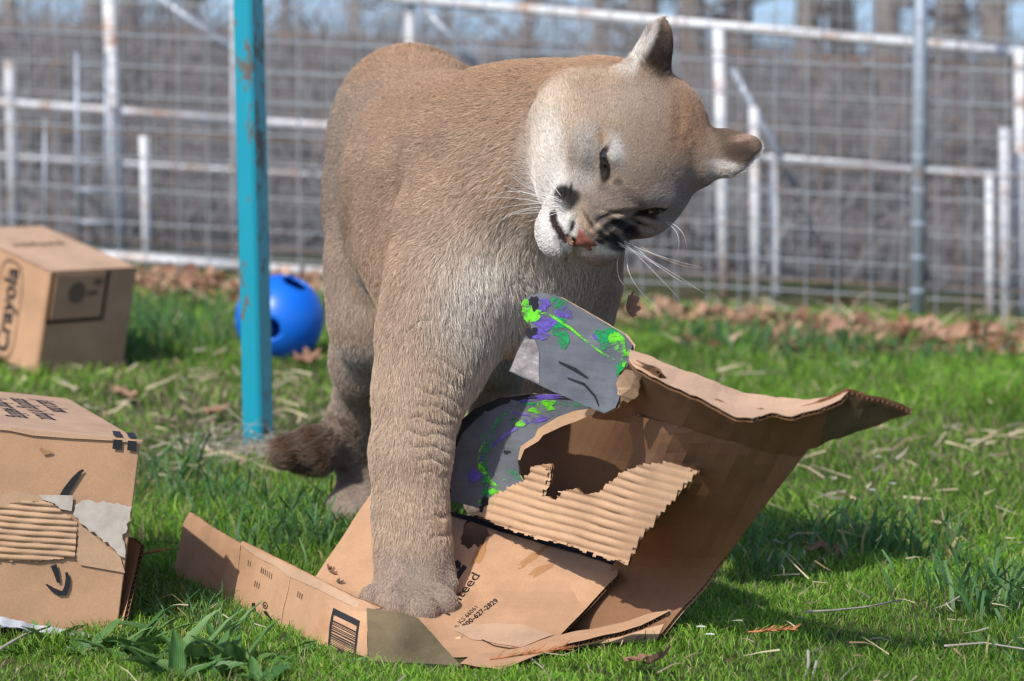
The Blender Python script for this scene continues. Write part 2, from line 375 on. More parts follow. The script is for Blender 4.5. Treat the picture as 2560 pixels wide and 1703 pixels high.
# left fore leg, farther from the camera
fld.chain([S(1370, 440, 3.93, .095), S(1400, 600, 3.94, .080), S(1437, 720, 3.97, .055), S(1432, 850, 4.0, .044), S(1395, 985, 4.04, .041), S(1370, 1130, 4.07, .037), S(1362, 1290, 4.08, .036), S(1360, 1380, 4.05, .04)], .04)
fld.ell(P(1360, 1405, 4.03), (.05, .06, .032), None, .02)
# right hind leg
fld.chain([S(1016, 360, 4.46, .109), S(990, 520, 4.42, .103), S(963, 680, 4.34, .084), S(945, 800, 4.32, .066), S(932, 900, 4.42, .059), S(920, 1010, 4.52, .048), S(905, 1120, 4.57, .035), S(897, 1225, 4.56, .036)], .04)
fld.ell(P(886, 1262, 4.51), (.046, .065, .030), None, .02)
for u, v, D in ((858, 1275, 4.46), (885, 1280, 4.445), (912, 1278, 4.455)): fld.cone(P(886, 1255, 4.5), P(u, v, D), .024, .0215, .01)
# left hind leg
fld.chain([S(1120, 400, 4.42, .11), S(1180, 560, 4.42, .10), S(1215, 740, 4.36, .075), S(1225, 860, 4.40, .052), S(1238, 960, 4.50, .040), S(1240, 1080, 4.54, .035), S(1235, 1200, 4.52, .036)], .04)
fld.ell(P(1232, 1255, 4.50), (.046, .062, .030), None, .02)
# tail
fld.chain([S(1040, 330, 4.58, .05), S(1010, 520, 4.70, .034), S(980, 800, 4.74, .03), S(930, 1000, 4.66, .029), S(860, 1095, 4.55, .028), S(790, 1128, 4.48, .028), S(715, 1130, 4.44, .024)], .03)
# head
RmH = HR
fld.ell(H(0, -.014, .004), (.076, .085, .064), RmH, .03)            # cranium
fld.ell(H(0, .035, .018), (.058, .055, .040), RmH, .02)             # brow
for sx in (-1, 1):
    fld.ell(H(sx*.052, .008, -.032), (.044, .056, .056), RmH, .025)  # cheek
    fld.cone(H(sx*.045, .052, -.014), H(sx*.030, .090, -.030), .025, .023, .016)
    fld.ell(H(sx*.060, .046, -.014), (.021, .028, .019), RmH, .014)
    fld.ell(H(sx*.050, .103, -.008), (.016, .020, .016), RmH, .016, sub=True)
    fld.ell(H(sx*.026, .112, -.046), (.033, .036, .031), RmH, .012)  # whisker pads
    fld.cone(H(sx*.040, .058, .026), H(sx*.020, .070, .026), .013, .012, .014)  # brow ridge
fld.cone(H(0, .060, .018), H(0, .133, -.024), .027, .0215, .02)       # bridge of the nose
fld.cone(H(-.004, .085, -.075), H(-.012, .112, -.088), .034, .022, .014)   # chin
fld.cone(H(-.012, .05, -.06), H(-.01, .02, -.06), .045, .05, .03)
fld.ell(P(1392, 578, 3.505), (.026, .028, .033), None, .012)
EYES = {}
for sx in (-1, 1):                                                   # eye slits, slanting down to the nose
    f_ = .14
    while f_ > .03 and fld.at(H(sx*.041, f_, .0145)) > 0: f_ -= .001
    e1 = np.array([-sx*.80, -.06, -.58]); e1 /= np.linalg.norm(e1); e2 = np.array([-sx*.58, .0, .80]); e2 -= e1*(e2@e1); e2 /= np.linalg.norm(e2)
    e3 = np.cross(e1, e2); e3 *= np.sign(e3[1]); c_ = np.array([sx*.041, f_, .0145]); EYES[sx] = (c_, e1, e2, e3)
    fld.ell(HO+HR@c_, (.0132, .0048 if sx < 0 else .0026, .012), HR@np.stack([e1, e2, e3], -1), .004, sub=True)
    if sx < 0: fld.cone(HO+HR@(c_-e1*.013+e2*.0105-e3*.001), HO+HR@(c_+e1*.014+e2*.0120-e3*.001), .0058, .0060, .015)      # upper lid fold
fld.ell(H(-.004, .135, -.074), (.026, .024, .0045), RmH, .006, sub=True)    # mouth slit
for sx in (-1, 1): fld.cone(H(sx*.004-.003, .15, -.05), H(0, .145, -.072), .003, .003, .005, sub=True)
# ears: cupped cones
def ear(base, tip, face, wid, dep, rb, cup, tipr=.011):
    base, tip, face = map(np.asarray, (base, tip, face)); ax = tip-base; Ln = np.linalg.norm(ax); ax = ax/Ln
    face = face-ax*(face@ax); face /= np.linalg.norm(face); side = np.cross(ax, face)
    Rm = np.stack([side, face, ax], -1)
    fld.cone(base-ax*Ln*.15, base+ax*Ln*.42, rb, .016, .02)
    fld.ell(base+ax*Ln*.34, (wid, dep, Ln*.58), Rm, .012); fld.cone(base+ax*Ln*.35, tip-ax*.004, .020, tipr, .012)
    fld.ell(base+ax*Ln*.58+face*dep*cup, (wid*.70, dep*1.0, Ln*.46), Rm, .004, sub=True)
EAR_R = (P(1608, 196, 3.605), P(1661, 50, 3.60), np.array([-1, -.02, .1]))
EAR_L = (P(1770, 392, 3.595), P(1884, 364, 3.60), np.array([.2, .75, -.6]))
ear(*EAR_R, .030, .024, .033, 1.5, .0055); ear(*EAR_L, .036, .019, .034, 1.25, .013)
CV, CF = fld.surface()
del fld
def lap(V, F, n, lam, mask=None):
    E = np.vstack([F[:, [0, 1]], F[:, [1, 2]], F[:, [2, 3]], F[:, [3, 0]]]); E = np.vstack([E, E[:, ::-1]])
    deg = np.bincount(E[:, 0], minlength=len(V))[:, None].astype(float)
    for _ in range(n):
        A = np.stack([np.bincount(E[:, 0], weights=V[E[:, 1], i], minlength=len(V)) for i in range(3)], -1)/np.maximum(deg, 1)
        d = (A-V)*lam
        V = V+(d if mask is None else d*mask[:, None])
    return V
hm = smooth(.17, .22, np.linalg.norm(CV-HO, axis=1))*(.15+.85*smooth(.075, .11, CV[:, 2]))
CV = lap(CV, CF, 2, .5); CV = lap(CV, CF, 10, .5, hm)
def vnormals(V, F):
    n = np.cross(V[F[:, 2]]-V[F[:, 0]], V[F[:, 3]]-V[F[:, 1]]); N = np.zeros_like(V)
    for k in range(4):
        for i in range(3): N[:, i] += np.bincount(F[:, k], weights=n[:, i], minlength=len(V))
    return N/(np.linalg.norm(N, axis=1)[:, None]+1e-12)
CN = vnormals(CV, CF)
print('cat', len(CV), len(CF))
FUR_N = 620000
# ---------------------------------------------------------------- coat colours, by place on the animal, some shade painted in
HF = H(0, .045, -.025)
def g3(h, c, r):                                  # soft blob in head coordinates
    return np.exp(-np.sum(((h-np.array(c))/np.array(r))**2, -1))
TAN, RUF, GREY, WHT, DRK, BLK = map(np.array, ((.50, .358, .248), (.40, .25, .148), (.35, .285, .23), (.74, .68, .60), (.115, .078, .055), (.022, .018, .016)))
LEGC = P(1030, 1200, 3.735)
TAILP = [P(1040, 330, 4.58), P(1010, 520, 4.70), P(980, 800, 4.74), P(930, 1000, 4.66), P(860, 1085, 4.55), P(790, 1118, 4.48), P(725, 1122, 4.44)]
def seg_t(p, pts):
    """distance to a polyline and how far along it, 0 to 1, and its direction"""
    best = np.full(len(p), 9.0); tt = np.zeros(len(p)); dd = np.zeros((len(p), 3)); n = len(pts)-1
    for i in range(n):
        a, b = pts[i], pts[i+1]; ba = b-a; t = np.clip((p-a)@ba/(ba@ba), 0, 1); d = np.linalg.norm(p-(a+t[:, None]*ba), axis=1)
        m = d < best; best[m] = d[m]; tt[m] = (i+t[m])/n; dd[m] = ba/np.linalg.norm(ba)
    return best, tt, dd
def ear_frame(E):
    b, t, f = map(np.asarray, E); ax = t-b; L = np.linalg.norm(ax); ax = ax/L; f = f-ax*(f@ax); f = f/np.linalg.norm(f); return b, ax, L, f
EARS = [ear_frame(EAR_R), ear_frame(EAR_L)]
def blend(c, col_, m): return c*(1-m[:, None])+np.asarray(col_)*m[:, None]
FU, FV = CX+F_PX*CV[:, 0]/CV[:, 1], None
_dd = CV-CAM; _ff = _dd[:, 1]*_c-_dd[:, 2]*_s; FU = CX+F_PX*_dd[:, 0]/_ff; FV = CY-F_PX*(_dd[:, 1]*_s+_dd[:, 2]*_c)/_ff
_front = (CN*(-_dd)).sum(1) > 0
def on_cat(u, v):
    d = (FU-u)**2+(FV-v)**2; m = np.where(_front & (d < 14**2))[0]
    if not len(m): m = np.argsort(d)[:3]
    return CV[m[np.argmin(CV[m, 1]+d[m]*1e-5)]]
FACE_SPOTS = []
def spot(u, v, ru, rv, c, st=1.0, rot=0.0):
    k = 3.56/F_PX; r = R_(rot); FACE_SPOTS.append((on_cat(u, v), np.array([math.cos(r), 0, -math.sin(r)]), np.array([math.sin(r), 0, math.cos(r)]), ru*k, rv*k, np.array(c), st))
spot(1735, 290, 60, 110, RUF*np.array([1.0, .98, .95]), .95, 30); spot(1690, 300, 8, 60, DRK*2.2, .6, 8); spot(1700, 358, 22, 7, DRK*2.2, .6, -20)
spot(1640, 250, 45, 60, (.42, .33, .26), .6); spot(1560, 240, 50, 40, (.46, .37, .29), .7)
spot(1450, 190, 90, 45, (.55, .40, .27), .85); spot(1385, 255, 42, 60, (.72, .57, .43), .95); spot(1366, 360, 32, 95, (.80, .72, .62), 1.0); spot(1382, 450, 30, 60, (.78, .73, .66), 1.0); spot(1445, 265, 30, 50, (.58, .44, .31), .8)
spot(1510, 260, 40, 40, (.52, .40, .29), .7); spot(1455, 335, 26, 40, (.60, .53, .45), .7)
spot(1468, 400, 36, 70, (.36, .325, .285), .95); spot(1450, 440, 30, 30, (.52, .48, .43), .6)
spot(1503, 338, 20, 14, (.40, .24, .13), .85); spot(1545, 368, 22, 42, (.60, .57, .52), .95, -15); spot(1560, 412, 24, 18, (.25, .22, .19), .4)
spot(1548, 450, 16, 22, (.52, .42, .33), .7); spot(1600, 440, 45, 45, (.32, .25, .19), .8, 20); spot(1665, 460, 60, 70, (.29, .225, .17), .8); spot(1620, 330, 60, 50, (.34, .265, .20), .6)  # browner lower right of the face: its turn from the sun painted in
spot(1515, 468, 26, 12, (.13, .10, .085), .8, 25); spot(1535, 456, 12, 9, BLK*2, .8); spot(1480, 500, 40, 22, (.27, .21, .17), .85, 30); spot(1545, 510, 60, 30, (.25, .20, .16), .85, 40); spot(1500, 545, 48, 24, (.15, .12, .105), .9, 45)
spot(1440, 520, 30, 30, (.46, .36, .26), .8); spot(1420, 556, 24, 36, (.84, .79, .70), 1.2, -25); spot(1450, 545, 12, 16, (.50, .36, .25), .7)
spot(1405, 487, 25, 30, BLK, 1.6, -20); spot(1434, 480, 20, 18, BLK*1.4, 1.0); spot(1395, 515, 10, 18, BLK, .8)
spot(1490, 583, 26, 10, (.50, .37, .25), .8, 40); spot(1545, 545, 40, 8, (.48, .38, .28), .7, 20); spot(1570, 570, 50, 12, BLK*1.4, 1.1, 28); spot(1535, 600, 40, 14, BLK, 1.1, 25); spot(1590, 590, 22, 18, BLK*1.5, .9)
spot(1500, 632, 50, 14, (.80, .76, .62), 1.0, 12); spot(1555, 625, 30, 12, BLK*1.5, .9, 10); spot(1640, 580, 30, 30, (.36, .30, .25), .7); spot(1665, 500, 40, 30, (.47, .41, .35), .7)
spot(1370, 572, 36, 54, (.90, .86, .79), 1.3); spot(1400, 622, 42, 26, (.90, .86, .79), 1.3); spot(1445, 636, 30, 14, WHT*.95, 1.0)
spot(1620, 550, 30, 9, BLK*1.5, 1.0, 25)
for (u_, v_, a_, b_, c_, r_) in ((1540, 531, 46, 4.5, DRK*.8, 14), (1556, 546, 44, 4.5, BLK*2, 16), (1585, 560, 44, 5, BLK, 22), (1548, 538, 40, 4, np.array([.52, .41, .30]), 15), (1562, 553, 36, 4, np.array([.46, .36, .27]), 18), (1500, 562, 30, 5, np.array([.46, .35, .25]), 40), (1470, 540, 26, 5, DRK, 60), (1395, 478, 4, 16, BLK*.6, 10), (1410, 470, 4, 18, BLK*.6, 10), (1425, 465, 4, 18, BLK*.6, 10), (1590, 500, 50, 12, np.array([.22, .17, .135]), 42)): spot(u_, v_, a_, b_, c_, 1.0, r_)
N_FACE = len(FACE_SPOTS)
spot(1646, 135, 25, 62, DRK*.45, 1.2, -14); spot(1658, 72, 9, 26, DRK*.6, .9, -20); spot(1600, 120, 12, 60, (.80, .74, .66), .9, 28)
spot(1852, 376, 34, 20, DRK*1.0, 1.0, 8); spot(1862, 333, 30, 9, (.52, .36, .27), .8, -8); spot(1815, 418, 46, 11, (.78, .72, .64), .9, 12)
EAR_SPOTS = FACE_SPOTS[N_FACE:]; FACE_SPOTS = FACE_SPOTS[:N_FACE]
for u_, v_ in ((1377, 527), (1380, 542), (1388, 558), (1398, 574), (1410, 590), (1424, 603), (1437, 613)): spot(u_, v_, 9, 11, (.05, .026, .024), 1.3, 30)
spot(1432, 566, 6, 14, BLK, 1.0, 20); spot(1508, 614, 14, 6, BLK, .9, 30); spot(1520, 150, 80, 40, (.55, .41, .28), .8)
def coat(p, n):
    N = len(p); h = toH(p); hd = np.linalg.norm(p-HO, axis=1); hd2 = np.linalg.norm(p-HF, axis=1); head = 1-smooth(.135, .172, hd2)
    c = np.tile(TAN, (N, 1)); z = p[:, 2]
    lown = np.sin(p[:, 0]*31+p[:, 1]*17)*np.sin(p[:, 2]*37+p[:, 1]*11)
    lw2 = np.sin(p[:, 0]*67+p[:, 2]*21+1)*np.sin(p[:, 1]*23+p[:, 2]*71); c *= (1+.07*lown+.06*lw2)[:, None]
    c = blend(c, RUF, .9*smooth(.1, .85, n[:, 2])*smooth(.50, .68, z)*(1-head))
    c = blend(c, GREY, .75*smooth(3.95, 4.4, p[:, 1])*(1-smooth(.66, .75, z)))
    # pale chest, belly and insides of the legs
    chest = np.exp(-(((p-P(1240, 790, 3.71))/np.array([.075, .12, .095]))**2).sum(1)); c = blend(c, WHT, .85*np.clip(chest*1.5, 0, 1))
    chest2 = np.exp(-(((p-P(1400, 660, 3.74))/np.array([.05, .13, .055]))**2).sum(1)); c = blend(c, WHT, .6*chest2)
    c = blend(c, WHT, .55*smooth(.25, .8, -n[:, 2])*smooth(.22, .3, z)*(1-smooth(.5, .55, z)))
    c = blend(c, WHT, .40*smooth(.2, .9, n[:, 0])*(1-smooth(.36, .44, z))*smooth(.1, .2, z)*(1-smooth(3.8, 3.9, p[:, 1])))
    c = blend(c, np.array([.58, .45, .33]), .5*(1-smooth(.30, .42, z))*(1-smooth(3.9, 4.0, p[:, 1])))
    c = blend(c, GREY*np.array([.95, .92, .93]), .8*(1-smooth(.075, .115, z))*(1-.5*smooth(.0, .9, -n[:, 0])))
    # face
    fc = np.tile(np.array([.38, .29, .215]), (N, 1))
    for sx in (-1, 1):
        fc = blend(fc, WHT*.9, .7*np.clip(1.2*g3(h, (sx*.092, -.01, -.05), (.026, .045, .04)), 0, 1))
        fc = blend(fc, BLK, np.clip(1.5*g3(h, (sx*.048, .102, -.040), (.012, .016, .012)), 0, 1))
    fc = blend(fc, RUF*np.array([.95, .95, .9]), .6*g3(h, (0, -.05, .06), (.055, .07, .05)))
    fc = blend(fc, WHT, np.clip(1.8*g3(h, (-.01, .105, -.096), (.035, .05, .024)), 0, 1))
    fc = blend(fc, WHT*.95, np.clip(1.4*g3(h, (-.02, .04, -.10), (.06, .06, .035)), 0, 1))
    for (ap, a1, a2, r1, r2, colr, st) in FACE_SPOTS:
        q = p-ap; dep = np.abs(q[:, 1])/max(r1, r2, .035)
        m = np.exp(-((q@a1/r1)**2+(q@a2/r2)**2)**(2.6 if colr.mean() < .06 else 1.6)*.8)*(1-smooth(.9, 1.8, dep)); fc = blend(fc, colr, np.clip(st*m, 0, 1)*.97)
    for sx in (-1, 1):
        c0, e1, e2, e3 = EYES[sx]; q = h-c0; r = np.sqrt((q@e1/.0168)**2+(q@e2/.0088)**2+(q@e3/.03)**2)
        fc = blend(fc, BLK, 1-smooth(.95, 1.25, r))
        q2 = h-(c0-e1*.020+e2*.001); fc = blend(fc, DRK, .9*np.exp(-((q2@e1/.009)**2+(q2@e2/.004)**2+(q2@e3/.02)**2)))
        q2 = h-(c0+e1*.019-e2*.002); fc = blend(fc, DRK*.8, .9*np.exp(-((q2@e1/.008)**2+(q2@e2/.005)**2+(q2@e3/.02)**2)))
    m_lip = 0*np.exp(-(((h-np.array([-.004, .125, -.0735]))/np.array([.03, .03, .004]))**2).sum(1)); fc = blend(fc, np.array([.10, .055, .05]), np.clip(m_lip*1.4, 0, 1))
    c = c*(1-head[:, None])+fc*head[:, None]
    for i, (b, ax, L, f) in enumerate(EARS):
        t = (p-b)@ax/L; d = np.linalg.norm(p-b-ax*np.clip(t, 0, 1)[:, None]*L, axis=1)
        m = smooth(.05, .35, t)*(1-smooth(.042, .055, d)); fr = smooth(*((.3, .7) if i == 0 else (-.1, .25)), n@f)
        c = blend(c, (DRK*.8, DRK*1.2)[i], (.95, .85)[i]*m*(1-fr)); c = blend(c, np.array([.50, .33, .24]), (.7, .35)[i]*m*smooth(.80, 1.0, t)*(1-fr))
        c = blend(c, WHT*.92, .9*np.maximum(m, smooth(-.25, .1, t)*(1-smooth(.036, .05, d))*.6)*fr)
    c = blend(c, WHT*.9, .8*np.exp(-(((p-P(1800, 425, 3.58))/np.array([.022, .04, .010]))**2).sum(1)))
    for (ap, a1, a2, r1, r2, colr, st) in EAR_SPOTS:
        q = p-ap; m = np.exp(-((q@a1/r1)**2+(q@a2/r2)**2)**1.8*.8)*(1-smooth(.03, .05, np.abs(q[:, 1]))); c = blend(c, colr, np.clip(st*m, 0, 1)*.95)
    dt, tt, td = seg_t(p, TAILP); mt = (1-smooth(.05, .07, dt))*smooth(.45, .5, tt)
    c = blend(c, np.array([.17, .105, .065]), mt*smooth(.70, .86, tt)*(.75+.25*np.sin(p[:, 0]*140+p[:, 2]*90))); 
    return np.clip(c, 0, 1)
def comb(p, n):
    """which way the hair lies, and how long it is"""
    N = len(p); h = toH(p); hd = np.linalg.norm(p-HO, axis=1); hd2 = np.linalg.norm(p-HF, axis=1); head = (1-smooth(.13, .17, hd2))[:, None]
    z = p[:, 2]
    back = np.tile(np.array([-.16, .9, -.30]), (N, 1)); down = np.array([-.05, .15, -1.0])
    leg = (1-smooth(.36, .58, z))[:, None]; flow = back*(1-leg)+down*leg
    neck = (1-smooth(.16, .42, hd))[:, None]*smooth(.45, .5, z)[:, None]
    flow = flow*(1-neck*.8)+np.array([-.75, .35, -.5])*neck*.8
    ch = np.exp(-(((p-P(1300, 800, 3.74))/np.array([.09, .12, .11]))**2).sum(1))[:, None]; flow = flow*(1-ch)+np.array([.35, -.15, -.9])*ch
    hf = h-np.array([0, .16, -.03]); hf = hf/np.linalg.norm(hf, axis=1)[:, None]; hf = hf+np.array([0, -.5, 0]); flow = flow*(1-head)+(hf@HR.T)*head
    ln = np.full(N, .0125); ln = ln*(1-.25*leg[:, 0]); ln = ln+.011*ch[:, 0]
    elb = np.exp(-(((p-P(1165, 900, 3.79))/np.array([.04, .10, .10]))**2).sum(1)); ln += .010*elb
    ln = ln*(1-head[:, 0])+.0048*head[:, 0]
    ln = ln*(1-.55*g3(h, (0, .13, -.03), (.05, .05, .05)))
    ruff = g3(h, (-.085, -.02, -.05), (.05, .06, .06))+g3(h, (-.02, .04, -.10), (.07, .08, .04)); ln += .007*np.clip(ruff, 0, 1)
    for i, (b, ax, L, f) in enumerate(EARS):
        t = (p-b)@ax/L; d = np.linalg.norm(p-b-ax*np.clip(t, 0, 1)[:, None]*L, axis=1); m = smooth(.15, .4, t)*(1-smooth(.045, .06, d))
        flow = flow*(1-m[:, None])+ax*m[:, None]; fr = (n@f > .15); ln = ln*(1-m)+m*np.where(fr, .012, .004)
    dt, tt, td = seg_t(p, TAILP); mt = (1-smooth(.05, .07, dt))*smooth(.3, .5, tt); flow = flow*(1-mt[:, None])+td*mt[:, None]; ln += mt*.024*smooth(.5, .8, tt)
    paw = (1-smooth(.06, .10, z)); ln = ln*(1-.42*paw)
    return flow, ln
def bare(p):
    """1 where no hair grows: nose, eyes, lips"""
    h = toH(p); b = np.zeros(len(p))
    for sx in (-1, 1):
        c0, e1, e2, e3 = EYES[sx]; q = h-c0; b = np.maximum(b, np.sqrt((q@e1/.0145)**2+(q@e2/.0080)**2+(q@e3/.02)**2) < 1.0)
    b = np.maximum(b, (((h-np.array([0, .152, -.036]))/np.array([.021, .024, .016]))**2).sum(1) < 1)
    return b
# folds of skin down the front of the fore leg
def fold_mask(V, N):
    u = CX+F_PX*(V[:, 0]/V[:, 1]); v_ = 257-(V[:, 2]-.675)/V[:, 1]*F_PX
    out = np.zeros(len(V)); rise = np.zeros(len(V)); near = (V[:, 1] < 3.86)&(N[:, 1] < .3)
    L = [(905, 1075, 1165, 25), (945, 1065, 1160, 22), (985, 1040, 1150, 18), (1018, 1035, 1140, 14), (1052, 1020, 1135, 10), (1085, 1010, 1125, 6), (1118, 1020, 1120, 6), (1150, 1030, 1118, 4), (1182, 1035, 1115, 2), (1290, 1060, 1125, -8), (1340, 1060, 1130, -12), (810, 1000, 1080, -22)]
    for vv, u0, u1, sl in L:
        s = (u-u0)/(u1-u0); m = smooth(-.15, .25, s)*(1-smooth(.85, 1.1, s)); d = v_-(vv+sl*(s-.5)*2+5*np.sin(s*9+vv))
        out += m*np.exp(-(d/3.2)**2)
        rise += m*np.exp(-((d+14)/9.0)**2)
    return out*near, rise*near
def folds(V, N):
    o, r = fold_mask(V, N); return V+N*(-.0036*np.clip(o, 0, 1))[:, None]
CREASES = [([(1692, 235), (1702, 270), (1700, 310), (1690, 350)], 9, .0016), ([(1690, 352), (1712, 350), (1722, 335)], 8, .0014),
    ([(1500, 330), (1508, 350), (1506, 385)], 6, .0028), ([(1440, 545), (1432, 560), (1430, 580)], 6, .0030),
    ([(1480, 570), (1500, 548), (1530, 535), (1570, 530), (1600, 528)], 6, .0052), ([(1505, 580), (1525, 560), (1560, 548), (1595, 545)], 6, .0052), ([(1540, 600), (1570, 575), (1600, 562), (1640, 575)], 7, .0055),
    ([(1475, 315), (1450, 350), (1440, 400), (1425, 460)], 9, .0018), ([(1378, 528), (1388, 560), (1410, 590), (1440, 612)], 6, .0045)]
def creases(V, N, ymax=3.62):
    d_ = V-CAM; ff = d_[:, 1]*_c-d_[:, 2]*_s; u = CX+F_PX*d_[:, 0]/ff; v_ = CY-F_PX*(d_[:, 1]*_s+d_[:, 2]*_c)/ff; out = np.zeros(len(V)); ok = (V[:, 1] < ymax)&((N*(-d_)).sum(1) > -.2)
    for pts, w_, am in CREASES:
        q = np.array(pts, float); b = np.full(len(V), 1e9); te = np.zeros(len(V)); n = len(q)-1
        for i in range(n):
            ab = q[i+1]-q[i]; t = np.clip(((u-q[i, 0])*ab[0]+(v_-q[i, 1])*ab[1])/(ab@ab), 0, 1); e = np.hypot(u-q[i, 0]-t*ab[0], v_-q[i, 1]-t*ab[1]); m = e < b; b[m] = e[m]; te[m] = (i+t[m])/n
        tap = .35+.65*np.sin(np.clip(te, .02, .98)*math.pi); out += tap*am*(-np.exp(-(b/w_)**2)+.45*np.exp(-((b-2.2*w_)/w_)**2))
    return V+N*(out*ok)[:, None]
CV = creases(folds(CV, CN), CN)
CREASES = [([(1150, 200), (1060, 320), (1020, 440), (1012, 560), (1000, 700), (985, 800)], 16, .0055), ([(905, 330), (870, 470), (860, 640), (880, 800), (930, 900)], 14, .0035), ([(1395, 600), (1410, 625), (1418, 655)], 7, .0035), ([(960, 480), (935, 600), (930, 720)], 16, .002), ([(1180, 300), (1160, 420), (1130, 560)], 22, .0025), ([(1300, 470), (1270, 580), (1210, 680)], 22, .0022)]
CV = creases(CV, vnormals(CV, CF), 4.6); CN = vnormals(CV, CF)
def attr_material(name, attr, rough, spec, hair=False):
    t = NT(name, rough, spec); a = t.n('ShaderNodeAttribute'); a.attribute_name = attr
    if hair:
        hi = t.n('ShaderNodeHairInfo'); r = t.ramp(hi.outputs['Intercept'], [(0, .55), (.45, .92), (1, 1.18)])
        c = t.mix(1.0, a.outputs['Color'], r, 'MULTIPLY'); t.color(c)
    else:
        t.color(t.mix(1.0, a.outputs['Color'], t.ramp(t.noise(600, 2), [(.3, .6), (.7, 1.0)]), 'MULTIPLY'))
    return t.m
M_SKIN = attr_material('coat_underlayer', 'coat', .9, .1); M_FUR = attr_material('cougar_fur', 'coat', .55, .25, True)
cat_o = empty('cougar', (P(1030, 1520, 3.70)[0], 3.70, 0))
tag(cat_o, 'tan cougar standing with one forepaw on torn cardboard, head tilted sideways', 'cougar')
body = mesh_np('body', CV, CF, M_SKIN, cat_o, smooth_=True)
a_ = body.data.color_attributes.new('coat', 'FLOAT_COLOR', 'POINT'); cc = coat(CV, CN)
a_.data.foreach_set('color', np.c_[cc*.8, np.ones(len(CV))].astype(np.float32).ravel())
def grow_fur(count):
    T = np.vstack([CF[:, [0, 1, 2]], CF[:, [0, 2, 3]]]); A = CV[T[:, 0]]; ar = .5*np.linalg.norm(np.cross(CV[T[:, 1]]-A, CV[T[:, 2]]-A), axis=1)
    cen = CV[T].mean(1); nn = CN[T].mean(1); view = CAM-cen; view /= np.linalg.norm(view, axis=1)[:, None]; fac = (nn*view).sum(1)
    w_ = ar*np.where(fac > -.3, 1.0, .12); w_ *= 1+2.6*(1-smooth(.14, .20, np.linalg.norm(cen-HO, axis=1))); w_ *= 1-.35*smooth(3.95, 4.3, cen[:, 1])
    t = rng.choice(len(T), count, p=w_/w_.sum()); b = rng.random((count, 2)); f = b.sum(1) > 1; b[f] = 1-b[f]
    q = T[t]; p = CV[q[:, 0]]+(CV[q[:, 1]]-CV[q[:, 0]])*b[:, :1]+(CV[q[:, 2]]-CV[q[:, 0]])*b[:, 1:]; n = nn[t]; n = n/np.linalg.norm(n, axis=1)[:, None]
    k = bare(p) < .5; p, n = p[k], n[k]; N = len(p)
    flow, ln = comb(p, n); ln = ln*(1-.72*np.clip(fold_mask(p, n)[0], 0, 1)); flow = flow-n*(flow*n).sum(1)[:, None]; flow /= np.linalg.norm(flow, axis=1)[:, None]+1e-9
    jit = rng.normal(0, .15, (N, 3))
    # locks: neighbours lean the same way
    cell = np.floor(p/.007).astype(int); key = (cell*np.array([73856093, 19349663, 83492791])).sum(1) % 4096; lock = rng.normal(0, .13, (4096, 3))[key]
    flow = flow+jit+lock; flow = flow-n*(flow*n).sum(1)[:, None]*.6; flow /= np.linalg.norm(flow, axis=1)[:, None]+1e-9
    ln = ln*rng.uniform(.65, 1.25, N)
    lift = rng.uniform(.25, .6, N)[:, None]
    p1 = p+(n*.75*lift+flow*.45)*ln[:, None]*.5; p2 = p1+(n*.18*lift+flow*.8)*ln[:, None]*.6
    cl = np.floor((p+rng.normal(0, .0006, p.shape))/.0043).astype(np.int64); ck = cl[:, 0]*4000003+cl[:, 1]*2003+cl[:, 2]; _, inv = np.unique(ck, return_inverse=True); cnt = np.bincount(inv)
    mean_tip = np.stack([np.bincount(inv, weights=p2[:, i])/cnt for i in range(3)], -1)[inv]; hd_ = smooth(.13, .17, np.linalg.norm(p-HF, axis=1))
    pull = (.34*hd_*rng.uniform(.3, 1, N))[:, None]; p2 = p2*(1-pull)+mean_tip*pull; p1 = p1*(1-pull*.35)+mean_tip*pull*.35
    pts = np.stack([p-n*.001, p1, p2], 1)
    c = coat(p, n)*(1-.82*np.clip(fold_mask(p, n)[0], 0, 1))[:, None]*rng.uniform(.76, 1.2, (N, 1)); dk = rng.random(N) < .10; c[dk] *= .45; lt = rng.random(N) < .12; c[lt] = np.minimum(c[lt]*1.45, .9)  # leg-fold strands darkened: crease shadow painted in with the bared dark roots
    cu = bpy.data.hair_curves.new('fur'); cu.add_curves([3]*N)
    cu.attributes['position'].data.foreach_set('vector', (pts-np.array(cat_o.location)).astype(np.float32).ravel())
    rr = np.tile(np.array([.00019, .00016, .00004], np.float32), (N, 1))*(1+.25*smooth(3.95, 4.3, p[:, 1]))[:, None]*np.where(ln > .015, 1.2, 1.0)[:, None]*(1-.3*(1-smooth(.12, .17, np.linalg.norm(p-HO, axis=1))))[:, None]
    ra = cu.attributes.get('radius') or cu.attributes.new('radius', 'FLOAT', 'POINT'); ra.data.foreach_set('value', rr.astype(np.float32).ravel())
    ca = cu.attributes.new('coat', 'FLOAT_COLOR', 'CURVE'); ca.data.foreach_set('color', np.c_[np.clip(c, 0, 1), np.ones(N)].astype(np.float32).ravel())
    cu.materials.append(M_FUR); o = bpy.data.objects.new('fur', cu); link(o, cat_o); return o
fur = grow_fur(FUR_N)
